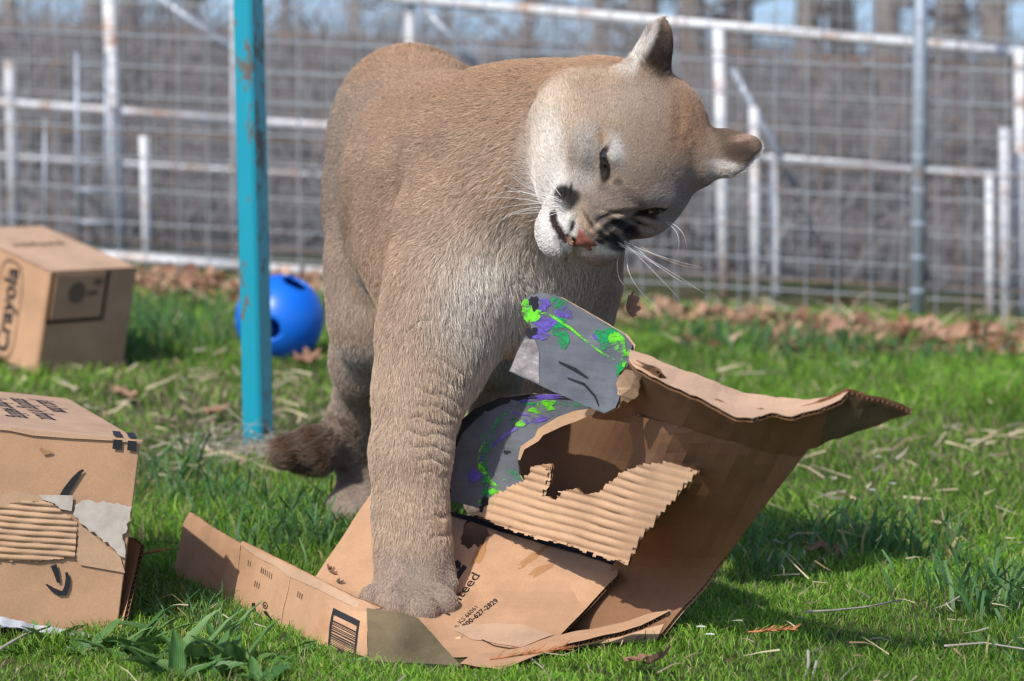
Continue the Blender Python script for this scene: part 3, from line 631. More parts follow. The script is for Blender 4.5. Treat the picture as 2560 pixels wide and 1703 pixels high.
# ---------------------------------------------------------------- eyes, nose, whiskers
def mat_eye():
    t = NT('eye', .2, .4); t.b.inputs['Coat Weight'].default_value = .6; t.b.inputs['Coat Roughness'].default_value = .06
    sp = t.n('ShaderNodeSeparateXYZ'); t.l(t.co(), sp.inputs[0]); 
    ln_ = t.n('ShaderNodeVectorMath', operation='LENGTH'); cb = t.n('ShaderNodeCombineXYZ'); t.l(sp.outputs[0], cb.inputs[0]); t.l(sp.outputs[1], cb.inputs[1]); t.l(cb.outputs[0], ln_.inputs[0])
    c = t.ramp(ln_.outputs['Value'], [(0, (.004, .003, .003)), (.0026, (.004, .003, .003)), (.0030, (.075, .048, .018)), (.006, (.055, .035, .015)), (.0068, (.012, .008, .006))])
    t.color(c); return t.m
M_EYE = mat_eye()
th, ph = np.meshgrid(np.linspace(0, math.pi, 17), np.linspace(0, 2*math.pi, 24, endpoint=False), indexing='ij')
sph_V = np.stack([np.sin(th)*np.cos(ph), np.sin(th)*np.sin(ph), np.cos(th)], -1).reshape(-1, 3)
ii = np.arange(16)[:, None]*24; jj = np.arange(24)[None]; sph_F = np.stack([ii+jj, ii+24+jj, ii+24+(jj+1) % 24, ii+(jj+1) % 24], -1).reshape(-1, 4)
for sx in (-1, 1):
    c0, e1, e2, e3 = EYES[sx]; o = mesh_np('eye', sph_V*.0145, sph_F, M_EYE, cat_o, smooth_=True)
    ctr = HO+HR@(c0-e3*.0175); gz = HR@(e3+e1*.30-e2*.15); gz /= np.linalg.norm(gz)
    o.rotation_euler = Vector(gz).to_track_quat('Z', 'Y').to_euler(); o.location = Vector(ctr-np.array(cat_o.location))
def mat_nose():
    t = NT('nose_leather', .45, .5); n_ = t.noise(900, 3); t.color(t.ramp(t.noise(120, 4), [(.3, (.17, .058, .040)), (.6, (.27, .098, .068)), (.75, (.10, .042, .034))])); t.bump(n_, .35, .0006); return t.m
def local_field(lo, hi, h_): return Field([np.arange(l, u_, h_) for l, u_ in zip(lo, hi)])
nb = H(0, .145, -.036); nf = local_field(nb-.045, nb+.045, .0013)
nf.ell(H(0, .1425, -.0265), (.0190, .0145, .0090), HR, .005); nf.cone(H(0, .1485, -.036), H(0, .1485, -.049), .0090, .0042, .006)
for sx in (-1, 1): nf.ell(H(sx*.012, .1445, -.0375), (.0080, .011, .0058), HR, .004)
for sx in (-1, 1): nf.cone(H(sx*.0085, .1585, -.0390), H(sx*.0175, .1485, -.0425), .0036, .0030, .003, sub=True)
nv, nfc = nf.surface(); nv = lap(nv, nfc, 2, .4)
mesh_np('nose', nv, nfc, mat_nose(), cat_o, smooth_=True)
M_WH = NT('whisker', .4, .4).color((.86, .84, .80)).m; M_WHT = NT('amber_whisker', .4, .4).color((.62, .45, .28)).m
def wsk(root, pix, m=M_WH, r=.00030):
    pts = [root]+[P(u, v, D) for u, v, D in pix]; pts = np.array(pts)
    t = np.linspace(0, 1, 14); k = np.linspace(0, 1, len(pts)); q = np.stack([np.polyval(np.polyfit(k, pts[:, i], min(2, len(pts)-1)), t) for i in range(3)], -1)
    V, F = tube(q, r*(1-.8*t), 5); mesh_np('whisker', V, F, m, cat_o, smooth_=True)
padR = lambda a, b: on_cat(1392+16*a-4*b, 484+9*a+14*b)
for i, tr in enumerate([((1370, 440), (1335, 405), (1298, 345)), ((1340, 475), (1290, 440), (1240, 395)), ((1340, 483), (1300, 452), (1252, 415)), ((1330, 487), (1270, 465), (1205, 436)), ((1330, 487), (1265, 478), (1220, 500)), ((1320, 498), (1250, 496), (1190, 502)), ((1330, 510), (1280, 515), (1215, 528)), ((1330, 520), (1290, 530), (1250, 552)), ((1340, 522), (1300, 535), (1245, 555)), ((1345, 530), (1310, 535), (1270, 535)), ((1350, 545), (1330, 552), (1310, 555)), ((1355, 470), (1330, 440), (1320, 415))]):
    wsk(padR((i % 3), i//4), [(u, v, 3.50-.01*j-.003*i) for j, (u, v) in enumerate(tr)])
padL = lambda a, b: on_cat(1585-14*a, 600+6*b+3*a)
for i, tr in enumerate([((1650, 645), (1710, 662), (1770, 672)), ((1600, 620), (1680, 652), (1755, 668)), ((1620, 650), (1700, 690), (1760, 735)), ((1610, 645), (1690, 690), (1745, 725)), ((1600, 650), (1650, 690), (1700, 750)), ((1600, 640), (1660, 675), (1710, 712)), ((1560, 650), (1590, 700), (1630, 760)), ((1540, 650), (1550, 690), (1565, 720)), ((1690, 560), (1705, 590), (1718, 625)), ((1690, 570), (1690, 600), (1694, 640))]):
    wsk(padL(i % 3, i//4) if i < 8 else H(.075, .04, -.015), [(u, v, 3.52) for u, v in tr], M_WHT if i == 0 else M_WH)
# ================================================================ CARDBOARD
from mathutils.geometry import delaunay_2d_cdt
def mat_card(name, base, stain=.5, dark=.78):
    t = NT(name, .82, .22)
    fib = t.noise(420, 4, .7); big = t.noise(11, 5, .6); fl = t.noise(1.0, 2, .5, t.mapping((40, 40, 900)))
    c = t.mix(t.ramp(big, [(.35, 0), (.7, 1)]), base, tuple(x*dark for x in base))
    c = t.mix(1.0, c, t.ramp(fib, [(.3, .86), (.7, 1.08)]), 'MULTIPLY')
    c = t.mix(t.ramp(t.noise(5.3, 6, .65, dist=.6), [(.60, 0), (.74, stain)]), c, (.30, .135, .05))
    t.color(c); t.bump(fib, .18, .0008); return t.m
M_CARD = mat_card('kraft_liner', (.49, .29, .165), .45)
M_CARD_IN = mat_card('kraft_inner_shaded', (.23, .12, .062), .12)  # inner liner, darkened to paint in the shade inside the carton
M_CARD_TORN = mat_card('torn_kraft', (.51, .325, .195), .35)
M_CARD_PINK = mat_card('scuffed_skylit_kraft', (.52, .34, .22), .15)  # paler mix: scuffed strips, and carton tops with sky sheen painted in
M_CARD_STAIN_SHADE = mat_card('stained_shaded_kraft', (.155, .12, .065), .5, .42)  # stain of the corner flap; doubles as painted shade on the back wall
M_FLUTE = mat_card('corrugated_core', (.46, .29, .17), .1)
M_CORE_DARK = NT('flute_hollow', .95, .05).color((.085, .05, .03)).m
M_INK = NT('black_print', .6, .3).color((.018, .018, .020)).m
M_INK_FADED = NT('faded_print', .7, .2).color((.16, .10, .062)).m
def mat_greypaint():
    t = NT('grey_paint', .55, .3); a = t.noise(14, 5, .6); st = t.noise(1.0, 5, .65, t.mapping((14, 14, 110)))
    c = t.ramp(a, [(.3, (.070, .078, .090)), (.55, (.105, .113, .125)), (.75, (.15, .155, .165))]); c = t.mix(1.0, c, t.ramp(st, [(.3, .82), (.7, 1.14)]), 'MULTIPLY')
    t.color(c); t.bump(st, .15, .001); return t.m
M_GREY = mat_greypaint(); M_BLACKP = NT('black_paint', .6, .25).color((.014, .014, .016)).m
def paint(name, c): 
    t = NT(name, .42, .35); t.color(t.mix(t.noise(60, 4), c, tuple(x*.6 for x in c))); t.bump(t.noise(160, 3), .3, .001)
    a = t.ramp(t.noise(34, 6, .7, t.mapping((1.0, 1.0, 2.6)), .4), [(.42, 0), (.56, 1)]); tr = t.n('ShaderNodeBsdfTransparent'); mx = t.n('ShaderNodeMixShader'); t.l(a, mx.inputs[0]); t.l(tr.outputs[0], mx.inputs[1]); t.l(t.b.outputs[0], mx.inputs[2]); t.l(mx.outputs[0], t.out.inputs[0]); return t.m
M_LIME, M_GREEN, M_VIOLET = paint('lime_paint', (.14, .60, .02)), paint('green_paint', (.012, .28, .075)), paint('violet_paint', (.13, .085, .40))
def dens(poly, step, jag=0.0, rs=None, closed=True):
    out = []; n = len(poly); rs = rs or np.random.default_rng(3)
    for i in range(n if closed else n-1):
        a = np.array(poly[i][:2], float); b = np.array(poly[(i+1) % n][:2], float); L = np.linalg.norm(b-a); k = max(1, int(round(L/step))); nrm = np.array([-(b-a)[1], (b-a)[0]])/(L+1e-9)
        for j in range(k):
            p = a+(b-a)*j/k
            if jag and j: p = p+nrm*rs.normal(0, jag)
            out.append(p)
    if not closed: out.append(np.array(poly[-1][:2], float))
    return np.array(out)
def inpoly(pts, poly):
    x, y = pts[:, 0], pts[:, 1]; r = np.zeros(len(pts), bool); n = len(poly); j = n-1
    for i in range(n):
        xi, yi = poly[i]; xj, yj = poly[j]
        c = ((yi > y) != (yj > y)) & (x < (xj-xi)*(y-yi)/(yj-yi+1e-12)+xi); r ^= c; j = i
    return r
class Depth:
    """smooth distance over the picture from a few known points (u, v, D)"""
    def __init__(s, ctrl):
        c = np.array(ctrl, float); s.p = c[:, :2]/100; n = len(c)
        s.plane = n <= 3
        if s.plane: s.w = np.linalg.lstsq(np.c_[np.ones(n), s.p], 1/c[:, 2], rcond=None)[0]
        else:
            r = np.linalg.norm(s.p[:, None]-s.p[None], axis=-1); A = np.zeros((n+3, n+3)); A[:n, :n] = r+np.eye(n)*1e-3; A[:n, n] = 1; A[:n, n+1:] = s.p; A[n, :n] = 1; A[n+1:, :n] = s.p.T
            A[n:, n:] -= np.eye(3)*1e-9; s.w = np.linalg.solve(A, np.r_[1/c[:, 2], 0, 0, 0])
    def __call__(s, q):
        q = np.asarray(q, float)/100
        if s.plane: return 1/(np.c_[np.ones(len(q)), q]@s.w)
        r = np.linalg.norm(q[:, None]-s.p[None], axis=-1); n = len(s.p); return 1/(r@s.w[:n]+s.w[n]+q@s.w[n+1:])
class PlaneDepth:
    """distance to a flat face through a point with a normal"""
    def __init__(s, p, n): s.p0 = np.asarray(p); s.n = np.asarray(n)
    def __call__(s, q):
        d = ray(q[:, 0], q[:, 1]); t = ((s.p0-CAM)@s.n)/(d@s.n); return d[:, 1]*t
class Surf:
    def __init__(s, depth, ridge=None, wob=0.0):
        s.d = depth; s.ridge = ridge; s.wob = wob
    def normal(s, q):
        e = 2.0; a = s.raw(q+[e, 0])-s.raw(q-[e, 0]); b = s.raw(q+[0, e])-s.raw(q-[0, e]); n = np.cross(a, b); n /= np.linalg.norm(n, axis=1)[:, None]+1e-12
        v = CAM-s.raw(q); n *= np.sign((n*v).sum(1))[:, None]; return n
    def raw(s, q): q = np.asarray(q, float); return P(q[:, 0], q[:, 1], s.d(q))
    def __call__(s, q, off=0.0):
        q = np.asarray(q, float); p = s.raw(q); n = s.normal(q); h = np.full(len(q), 0.0)+off
        if s.wob: h = h+s.wob*(np.sin(q[:, 0]*.031+q[:, 1]*.017)+np.sin(q[:, 0]*-.013+q[:, 1]*.043+2)+.5*np.sin(q[:, 0]*.09+q[:, 1]*.07))
        if s.ridge:
            ang, per, amp, m = s.ridge; t = (-math.sin(ang)*q[:, 0]+math.cos(ang)*q[:, 1])/per; t = t+.05*np.sin(q[:, 0]*.03+q[:, 1]*.021)
            rp = np.abs(np.sin(t*math.pi))**.7; mm = m(q) if m else 1.0; cr = .5+.5*np.sin(q[:, 0]*.061+np.floor(t)*2.4)*np.sin(q[:, 0]*.023-np.floor(t)*1.1); h = h+amp*(rp*(.55+.6*cr)-.5)*mm
        return p+n*h[:, None] if np.ndim(h) else p+n*h
def tri(poly, step, holes=()):
    pts = [tuple(p) for p in poly]; n = len(pts); edges = [(i, (i+1) % n) for i in range(n)]
    for h in holes:
        k = len(pts); pts += [tuple(p) for p in h]; edges += [(k+i, k+(i+1) % len(h)) for i in range(len(h))]
    sx, sy = (step, step) if np.isscalar(step) else step
    lo, hi = poly.min(0), poly.max(0); gx, gy = np.meshgrid(np.arange(lo[0]+sx/2, hi[0], sx), np.arange(lo[1]+sy/2, hi[1], sy)); g = np.c_[gx.ravel(), gy.ravel()]; g[:, 0] += (np.arange(len(gy)) % 2).repeat(gx.shape[1])*sx*.5
    g = g[inpoly(g, poly)]
    for h in holes: g = g[~inpoly(g, h)]
    allb = np.array(pts); keep = np.min(np.linalg.norm(g[:, None]-allb[None], axis=-1), axis=1) > min(sx, sy)*.35 if len(g) and len(g)*len(allb) < 4e7 else np.ones(len(g), bool)
    pts += [tuple(p) for p in g[keep]]
    r = delaunay_2d_cdt([Vector(p) for p in pts], edges, [], 0, 1e-5); V = np.array([tuple(v) for v in r[0]]); F = np.array([list(f) for f in r[2]])
    c = V[F].mean(1); m = inpoly(c, poly)
    for h in holes: m &= ~inpoly(c, h)
    return V, F[m]
def inset(poly, d):
    a = np.roll(poly, 1, 0); b = np.roll(poly, -1, 0); t = b-a; n = np.c_[-t[:, 1], t[:, 0]]; n /= np.linalg.norm(n, axis=1)[:, None]+1e-9
    q = poly+n*d
    if inpoly(poly+n*2, poly).mean() < .5: q = poly-n*d
    return q
def card(name, outline, surf, parent, front, back=None, th=.0045, step=26, jag=0.0, holes=(), flutes=None, label=None, eseg=14, seed=3):
    """a sheet of corrugated board: two liners, a recessed hollow edge and the fluting that shows in it"""
    rs = np.random.default_rng(seed); poly = dens(outline, eseg, jag, rs); hs = [dens(h, 9, 2.2, rs) for h in holes]
    V, F = tri(poly, step, hs); back = back or front
    fr = surf(V); bk = surf(V, -th)
    w = fr[F]; nn = np.cross(w[:, 1]-w[:, 0], w[:, 2]-w[:, 0]); flip = (nn*(CAM-w[:, 0])).sum(1) < 0; F = F.copy(); F[flip] = F[flip][:, ::-1]
    verts = [fr, bk]; faces = [list(f) for f in F]+[[i+len(V) for i in f[::-1]] for f in F]; mi = [0]*len(F)+[1]*len(F); base = 2*len(V)
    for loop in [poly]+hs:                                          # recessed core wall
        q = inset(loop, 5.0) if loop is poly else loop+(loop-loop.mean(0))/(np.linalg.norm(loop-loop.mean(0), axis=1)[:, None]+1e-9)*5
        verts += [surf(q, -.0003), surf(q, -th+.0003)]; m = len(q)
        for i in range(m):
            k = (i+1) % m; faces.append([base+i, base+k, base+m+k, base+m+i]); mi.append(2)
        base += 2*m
    o = mesh_np(name, np.vstack(verts), faces, parent=parent, mats=[front, back, M_CORE_DARK], mi=mi)
    if label: o['label'] = label
    sel = flutes if flutes is not None else [list(range(len(outline)))+[0]]
    parts = []
    for run in sel:
        pl_ = dens([outline[i] for i in run], 6.5, 0, rs, closed=False)
        if len(pl_) < 4: continue
        cen = poly.mean(0); t = np.gradient(pl_, axis=0); n = np.c_[-t[:, 1], t[:, 0]]; n /= np.linalg.norm(n, axis=1)[:, None]+1e-9
        s = 1 if inpoly(pl_+n*3, poly).mean() > .5 else -1
        ph = np.arange(len(pl_)); off = np.where(ph % 2 == 0, -.0004, -th+.0004); A = surf(pl_+n*s*.6, off); B = surf(pl_+n*s*8, off); m = len(pl_)
        parts.append((np.vstack([A, B]), [[i, i+1, m+i+1, m+i] for i in range(m-1)]))
    if parts:
        Vp, Fp = merge(parts); tag(mesh_np('fluted_edge', Vp, Fp, M_FLUTE, o), kind='stuff')
    return o
def decal(name, polys, surf, parent, mat, off=.0006, step=22, label=None):
    if len(polys) > 1 and name != 'barcode':
        return [decal(name, [p], surf, parent, mat, off, step, label) for p in polys][0]
    parts = []
    for pl_ in polys:
        V, F = tri(dens(pl_, 5), step); W = surf(V, off); w = W[F]; nn = np.cross(w[:, 1]-w[:, 0], w[:, 2]-w[:, 0]); flip = (nn*(CAM-w[:, 0])).sum(1) < 0; F[flip] = F[flip][:, ::-1]
        parts.append((W, [list(f) for f in F]))
    V, F = merge(parts); o = mesh_np(name, V, F, mat, parent)
    if label: o['label'] = label
    return o
def ridge_patch(name, outline, surf, ang, st, parent, mat, off, jag=1.6, seed=3):
    """rows that run along the flutes, so that the ridges stay clean"""
    poly = dens(outline, 8, jag, np.random.default_rng(seed)); c, s = math.cos(ang), math.sin(ang); o = poly.mean(0); L = np.linalg.norm(poly-o, axis=1).max()
    a = np.arange(-L, L, 9.0); b = np.arange(-L, L, st); A, B = np.meshgrid(a, b); q = np.stack([o[0]+c*A-s*B, o[1]+s*A+c*B], -1); nx = len(a)
    i = np.arange(len(b)-1)[:, None]*nx+np.arange(nx-1)[None]; F = np.stack([i, i+1, i+nx+1, i+nx], -1).reshape(-1, 4); Q = q.reshape(-1, 2); F = F[inpoly(Q[F].mean(1), poly)]
    used = np.unique(F); mp = np.full(len(Q), -1); mp[used] = np.arange(len(used)); return mesh_np(name, surf(Q[used], off), mp[F], mat, parent, smooth_=True)
def text_mesh(s, bold=0.0):
    cu = bpy.data.curves.new('lettering', 'FONT'); cu.body = s; cu.size = 1.0; cu.fill_mode = 'FRONT'; cu.offset = bold; cu.resolution_u = 3
    ob = bpy.data.objects.new('lettering', cu); col.objects.link(ob); bpy.context.view_layer.update(); me = bpy.data.meshes.new_from_object(ob)
    V = np.array([v.co[:2] for v in me.vertices]); F = [list(p.vertices) for p in me.polygons]; bpy.data.objects.remove(ob); bpy.data.curves.remove(cu); bpy.data.meshes.remove(me); return V, F
def lettering(s, origin, ex, ey, surf, parent, mat=None, bold=.012, off=.0007, fit=None):
    """print s: origin px, ex = px vector of one em along the line, ey = px vector of one em up"""
    V, F = text_mesh(s, bold); o0, ex, ey = map(np.array, (origin, ex, ey)); q = o0+V[:, :1]*ex+V[:, 1:]*ey
    return mesh_np('print', surf(q.astype(float), off), F, mat or M_INK, parent)
def arc(cx_, cy_, rx, ry, a0, a1, n=14, rot=0):
    a = np.linspace(R_(a0), R_(a1), n); x, y = rx*np.cos(a), ry*np.sin(a); c, s = math.cos(R_(rot)), math.sin(R_(rot)); return [(cx_+x_*c-y_*s, cy_+x_*s+y_*c) for x_, y_ in zip(x, y)]
def stroke(pts, ws):
    p = np.array(pts, float); t = np.gradient(p, axis=0); n = np.c_[-t[:, 1], t[:, 0]]; n /= np.linalg.norm(n, axis=1)[:, None]+1e-9; w_ = np.broadcast_to(np.asarray(ws, float), (len(p),))[:, None]
    return [tuple(x) for x in np.vstack([p+n*w_/2, (p-n*w_/2)[::-1]])]
def blob(cx_, cy_, rx, ry, rot=0, seed=0, jag=.18, n=44):
    q = np.random.default_rng(seed); a = np.linspace(0, 2*math.pi, n, endpoint=False); r = 1+jag*(.8*np.sin(a*2+q.uniform(0, 6))+.6*np.sin(a*3+q.uniform(0, 6))+.35*np.sin(a*5+q.uniform(0, 6))+.25*np.sin(a*9+q.uniform(0, 6))); c, s = math.cos(R_(rot)), math.sin(R_(rot))
    x, y = rx*r*np.cos(a), ry*r*np.sin(a); return [(cx_+x_*c-y_*s, cy_+x_*s+y_*c) for x_, y_ in zip(x, y)]
# ---------------------------------------------------------------- the torn-open carton under the paw
box0 = empty('torn_carton', (P(1300, 1600, 3.6)[0], 3.6, 0)); tag(box0, 'large torn open cardboard carton with grey painted panels under the cat\'s paw', 'cardboard box')
# base panel the paw stands on: flat in front, rising behind
floor_ctrl = [(1000, 1665, 3.345), (1300, 1665, 3.34), (900, 1565, 3.585), (1100, 1568, 3.575), (1400, 1590, 3.50), (900, 1500, 3.70), (1200, 1500, 3.69), (1450, 1500, 3.655), (1000, 1420, 3.76), (1300, 1420, 3.74), (1545, 1420, 3.70), (900, 1330, 3.84), (1150, 1330, 3.81), (1350, 1345, 3.78), (940, 1225, 3.92), (1150, 1260, 3.87), (780, 1440, 3.80)]
SF = Surf(Depth(floor_ctrl), wob=.0006)
floor_poly = [(935, 1222), (1040, 1205), (1110, 1270), (1160, 1290), (1215, 1296), (1300, 1325), (1390, 1352), (1470, 1378), (1548, 1412), (1543, 1440), (1480, 1505), (1400, 1590), (1372, 1612), (1290, 1632), (1180, 1645), (1120, 1645), (1040, 1632), (960, 1610), (925, 1590), (870, 1530), (800, 1490), (770, 1465), (800, 1425), (860, 1335)]
hole_poly = [(1158, 1330), (1165, 1305), (1190, 1292), (1222, 1300), (1218, 1322), (1226, 1338), (1212, 1352), (1205, 1372), (1186, 1360), (1170, 1374), (1152, 1362)]
fl = card('base_panel', floor_poly, SF, box0, M_CARD, M_CARD_IN, holes=[hole_poly], flutes=[[8, 9, 10, 11, 12]], seed=5)
card('hole_backing', [(1090, 1280), (1270, 1300), (1290, 1420), (1100, 1400)], Surf(Depth([(1090, 1280, 3.97), (1270, 1300, 3.95), (1290, 1420, 3.86), (1100, 1400, 3.88)])), box0, M_CARD_IN, flutes=[], seed=31)  # extra layer added behind the hole to keep it dark
lettering('ranteed', (1122, 1542), (25.5, -33.5), (-29, -15), SF, fl, bold=.006)
lettering('e, KS 66061', (1140, 1570), (11.8, -10.4), (-12.5, -8.5), SF, fl, bold=.004)
lettering('1-800-627-2829', (1150, 1580), (15.2, -11.6), (-13.5, -10.5), SF, fl, bold=.02)
decal('print', [stroke([(1122, 1470), (1140, 1445), (1163, 1415)], [15, 14, 11])+[], blob(1140, 1412, 14, 9, -40, 4, .35)], SF, fl, M_INK)
decal('stain', [blob(1330, 1395, 46, 8, -35, 6, .3), blob(1200, 1385, 10, 40, 25, 8, .3), blob(1355, 1425, 40, 7, -30, 9, .35)], SF, fl, mat_card('water_stain', (.40, .205, .09), .6), .0004)
decal('tape_scrap', [[(1128, 1570), (1180, 1562), (1300, 1562), (1385, 1590), (1300, 1618), (1180, 1600)]], SF, fl, M_CARD_PINK, .0010)
decal('tear_line', [stroke([(1205, 1602), (1235, 1615), (1275, 1622), (1310, 1618)], 2.5)], SF, fl, M_CORE_DARK, .0015)
# edge of the base panel painted dark where it was torn
decal('painted_edge', [stroke([(1125, 1285), (1200, 1306), (1290, 1335), (1360, 1356), (1440, 1372), (1500, 1392), (1540, 1410)], [10, 14, 12, 14, 22, 24, 16])], SF, fl, M_BLACKP, .0015)
# folded strip lying over the front of the base
lip_ctrl = [(1155, 1668, 3.325), (1250, 1676, 3.31), (1340, 1640, 3.375), (1660, 1545, 3.47), (1680, 1515, 3.50), (1180, 1625, 3.42), (1400, 1590, 3.48), (1560, 1545, 3.535)]
SL = Surf(Depth(lip_ctrl), wob=.0008)
lp = card('front_lip', [(1150, 1662), (1185, 1668), (1248, 1674), (1335, 1640), (1420, 1612), (1520, 1585), (1600, 1565), (1678, 1528), (1640, 1532), (1520, 1562), (1400, 1590), (1290, 1618), (1180, 1640)], SL, box0, M_CARD, M_CARD_IN, th=.006, flutes=[[0, 1, 2, 3, 4, 5, 6, 7]], seed=6)
# long side wall sweeping up to the right
wall_ctrl = [(1380, 1610, 3.60), (1520, 1610, 3.585), (1650, 1592, 3.555), (1560, 1440, 3.70), (1700, 1440, 3.60), (1790, 1400, 3.545), (1540, 1250, 3.66), (1660, 1250, 3.46), (1870, 1290, 3.40), (1560, 1060, 3.54), (1700, 1080, 3.33), (1850, 1110, 3.27), (2010, 1130, 3.24), (2110, 1005, 3.18)]
SW = Surf(Depth(wall_ctrl), wob=.0012)
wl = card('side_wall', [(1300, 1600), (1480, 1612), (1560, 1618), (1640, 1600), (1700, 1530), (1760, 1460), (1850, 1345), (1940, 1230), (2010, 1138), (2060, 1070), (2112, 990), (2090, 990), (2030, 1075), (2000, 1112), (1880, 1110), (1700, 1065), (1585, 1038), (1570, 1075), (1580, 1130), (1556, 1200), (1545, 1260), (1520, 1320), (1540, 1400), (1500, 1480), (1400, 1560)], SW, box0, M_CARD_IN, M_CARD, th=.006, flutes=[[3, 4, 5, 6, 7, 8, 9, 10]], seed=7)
0 and decal('fold_line', [stroke([(1480, 1570), (1600, 1480), (1720, 1400), (1860, 1260)], [5, 5, 4, 3])], SW, wl, M_CARD_PINK, .0008)
# small torn bit under the lip
card('under_flap', [(1470, 1625), (1520, 1598), (1560, 1585), (1660, 1560), (1640, 1602), (1560, 1616), (1500, 1632)], Surf(Depth([(1470, 1625, 3.50), (1660, 1560, 3.55), (1640, 1602, 3.53), (1520, 1598, 3.53)])), box0, M_CARD_TORN, seed=8)
# back wall leaning over towards the front
up_ctrl = [(1480, 1020, 3.66), (1560, 1045, 3.60), (1700, 1075, 3.345), (1880, 1120, 3.27), (2015, 1135, 3.235), (1540, 930, 3.42), (1640, 945, 3.25), (1830, 1020, 3.18), (1960, 1030, 3.16), (2050, 1010, 3.15), (2120, 985, 3.145), (2275, 1035, 3.12), (2090, 1100, 3.20)]
SU = Surf(Depth(up_ctrl), wob=.001)
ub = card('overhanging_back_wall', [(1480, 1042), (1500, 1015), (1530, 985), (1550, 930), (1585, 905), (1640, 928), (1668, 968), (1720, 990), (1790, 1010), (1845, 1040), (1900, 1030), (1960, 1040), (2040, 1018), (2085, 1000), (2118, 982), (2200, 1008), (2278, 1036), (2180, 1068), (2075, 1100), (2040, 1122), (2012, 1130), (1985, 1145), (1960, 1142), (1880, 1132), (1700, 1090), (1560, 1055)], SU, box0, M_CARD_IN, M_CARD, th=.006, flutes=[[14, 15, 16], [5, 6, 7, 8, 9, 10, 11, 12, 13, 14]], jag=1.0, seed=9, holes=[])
decal('shade_panel', [[(2078, 1010), (2116, 988), (2268, 1036), (2180, 1064), (2080, 1096), (2050, 1110)]], SU, ub, M_CARD_STAIN_SHADE, .0008)  # shaded corner of the overhang painted on as an olive patch
# its outer face folded back on top, catching the sun
top_ctrl = [(1640, 942, 3.245), (1830, 1020, 3.175), (1960, 1030, 3.155), (2050, 1010, 3.145), (2118, 982, 3.14), (1570, 878, 3.38), (1700, 915, 3.33), (1850, 985, 3.26), (1950, 998, 3.23), (2050, 990, 3.185)]
ST = Surf(Depth(top_ctrl), wob=.001)
card('top_flap', [(1575, 878), (1620, 890), (1700, 922), (1780, 955), (1860, 982), (1940, 997), (2020, 997), (2080, 985), (2120, 980), (2100, 1000), (2045, 1022), (1980, 1042), (1930, 1036), (1880, 1046), (1840, 1040), (1780, 1010), (1700, 975), (1640, 945), (1590, 925), (1572, 905)], ST, box0, M_CARD_PINK, M_CARD_IN, jag=.8, flutes=[[8, 9, 10, 11, 12, 13]], seed=10)
# stripped panel with the fluting laid bare
ridge_m = lambda q: 1-.75*smooth(0, 60, (q[:, 0]-1420)*.93+(q[:, 1]-1420)*.37-60)
torn_ctrl = [(1205, 1290, 3.80), (1300, 1200, 3.77), (1290, 1330, 3.75), (1400, 1240, 3.67), (1400, 1370, 3.66), (1540, 1170, 3.53), (1700, 1165, 3.355), (1560, 1300, 3.51), (1575, 1400, 3.52), (1640, 1260, 3.42)]
SG = Surf(Depth(torn_ctrl)); SGR = Surf(Depth(torn_ctrl), ridge=(R_(15), 21.0, .0034, ridge_m))
TORN_PLY = [(1190, 1282), (1215, 1255), (1255, 1230), (1310, 1205), (1335, 1165), (1378, 1160), (1375, 1200), (1362, 1240), (1385, 1250), (1408, 1245), (1402, 1228), (1420, 1232), (1440, 1220), (1462, 1238), (1500, 1230), (1530, 1205), (1560, 1180), (1610, 1162), (1680, 1158), (1744, 1178), (1725, 1205), (1690, 1245), (1640, 1300), (1600, 1350), (1585, 1385), (1572, 1412), (1500, 1388), (1440, 1368), (1360, 1350), (1260, 1318)]
tg = card('stripped_panel', TORN_PLY, SG, box0, M_CARD_TORN, M_CARD_IN, jag=1.8, eseg=9, flutes=[], th=.003, seed=11)
ridge_patch('bare_fluting', TORN_PLY, SGR, R_(15), 3.0, tg, M_CARD_TORN, .0022, 3.2)
# dark inner back wall seen through the tear
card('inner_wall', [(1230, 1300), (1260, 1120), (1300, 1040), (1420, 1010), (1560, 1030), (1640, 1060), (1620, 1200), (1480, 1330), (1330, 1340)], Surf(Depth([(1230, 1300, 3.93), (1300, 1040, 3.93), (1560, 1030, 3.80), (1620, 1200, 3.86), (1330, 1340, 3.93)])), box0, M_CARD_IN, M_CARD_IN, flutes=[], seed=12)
# left side flap standing on its edge, its printed outer face to the camera
flap_ctrl = [(455, 1290, 4.07), (440, 1440, 4.03), (600, 1365, 3.80), (600, 1525, 3.765), (800, 1455, 3.55), (800, 1620, 3.505), (930, 1530, 3.47), (920, 1650, 3.425)]
SP = Surf(Depth(flap_ctrl), wob=.0008)
fp = card('side_flap', [(475, 1280), (520, 1310), (600, 1358), (606, 1352), (700, 1398), (800, 1448), (880, 1490), (950, 1520), (918, 1528), (918, 1665), (820, 1640), (700, 1578), (600, 1522), (500, 1466), (436, 1436), (440, 1390), (458, 1310)], SP, box0, M_CARD, M_CARD_IN, th=.0045, flutes=[[0, 1, 2]], jag=.5, seed=13)
decal('crease', [stroke([(600, 1362), (592, 1430), (582, 1505)], [3, 2.5, 2]), stroke([(728, 1420), (716, 1490), (702, 1560)], [3, 2.5, 2])], SP, fp, M_CARD_TORN, .0008)
decal('scuffed_edge', [[(600, 1358), (700, 1402), (800, 1452), (900, 1505), (890, 1520), (800, 1476), (720, 1440), (690, 1415), (640, 1392)]], SP, fp, M_CARD_PINK, .0009)
decal('print', [[(632, 1508), (641, 1508), (643, 1530), (652, 1535), (660, 1552), (655, 1580), (640, 1572), (635, 1550)], stroke([(664, 1528), (672, 1545), (684, 1558)], [7, 10, 10])], SP, fp, M_INK)
decal('print', [stroke(arc(666, 1514, 5, 8, 0, 360, 18), 1.6)], SP, fp, M_INK)
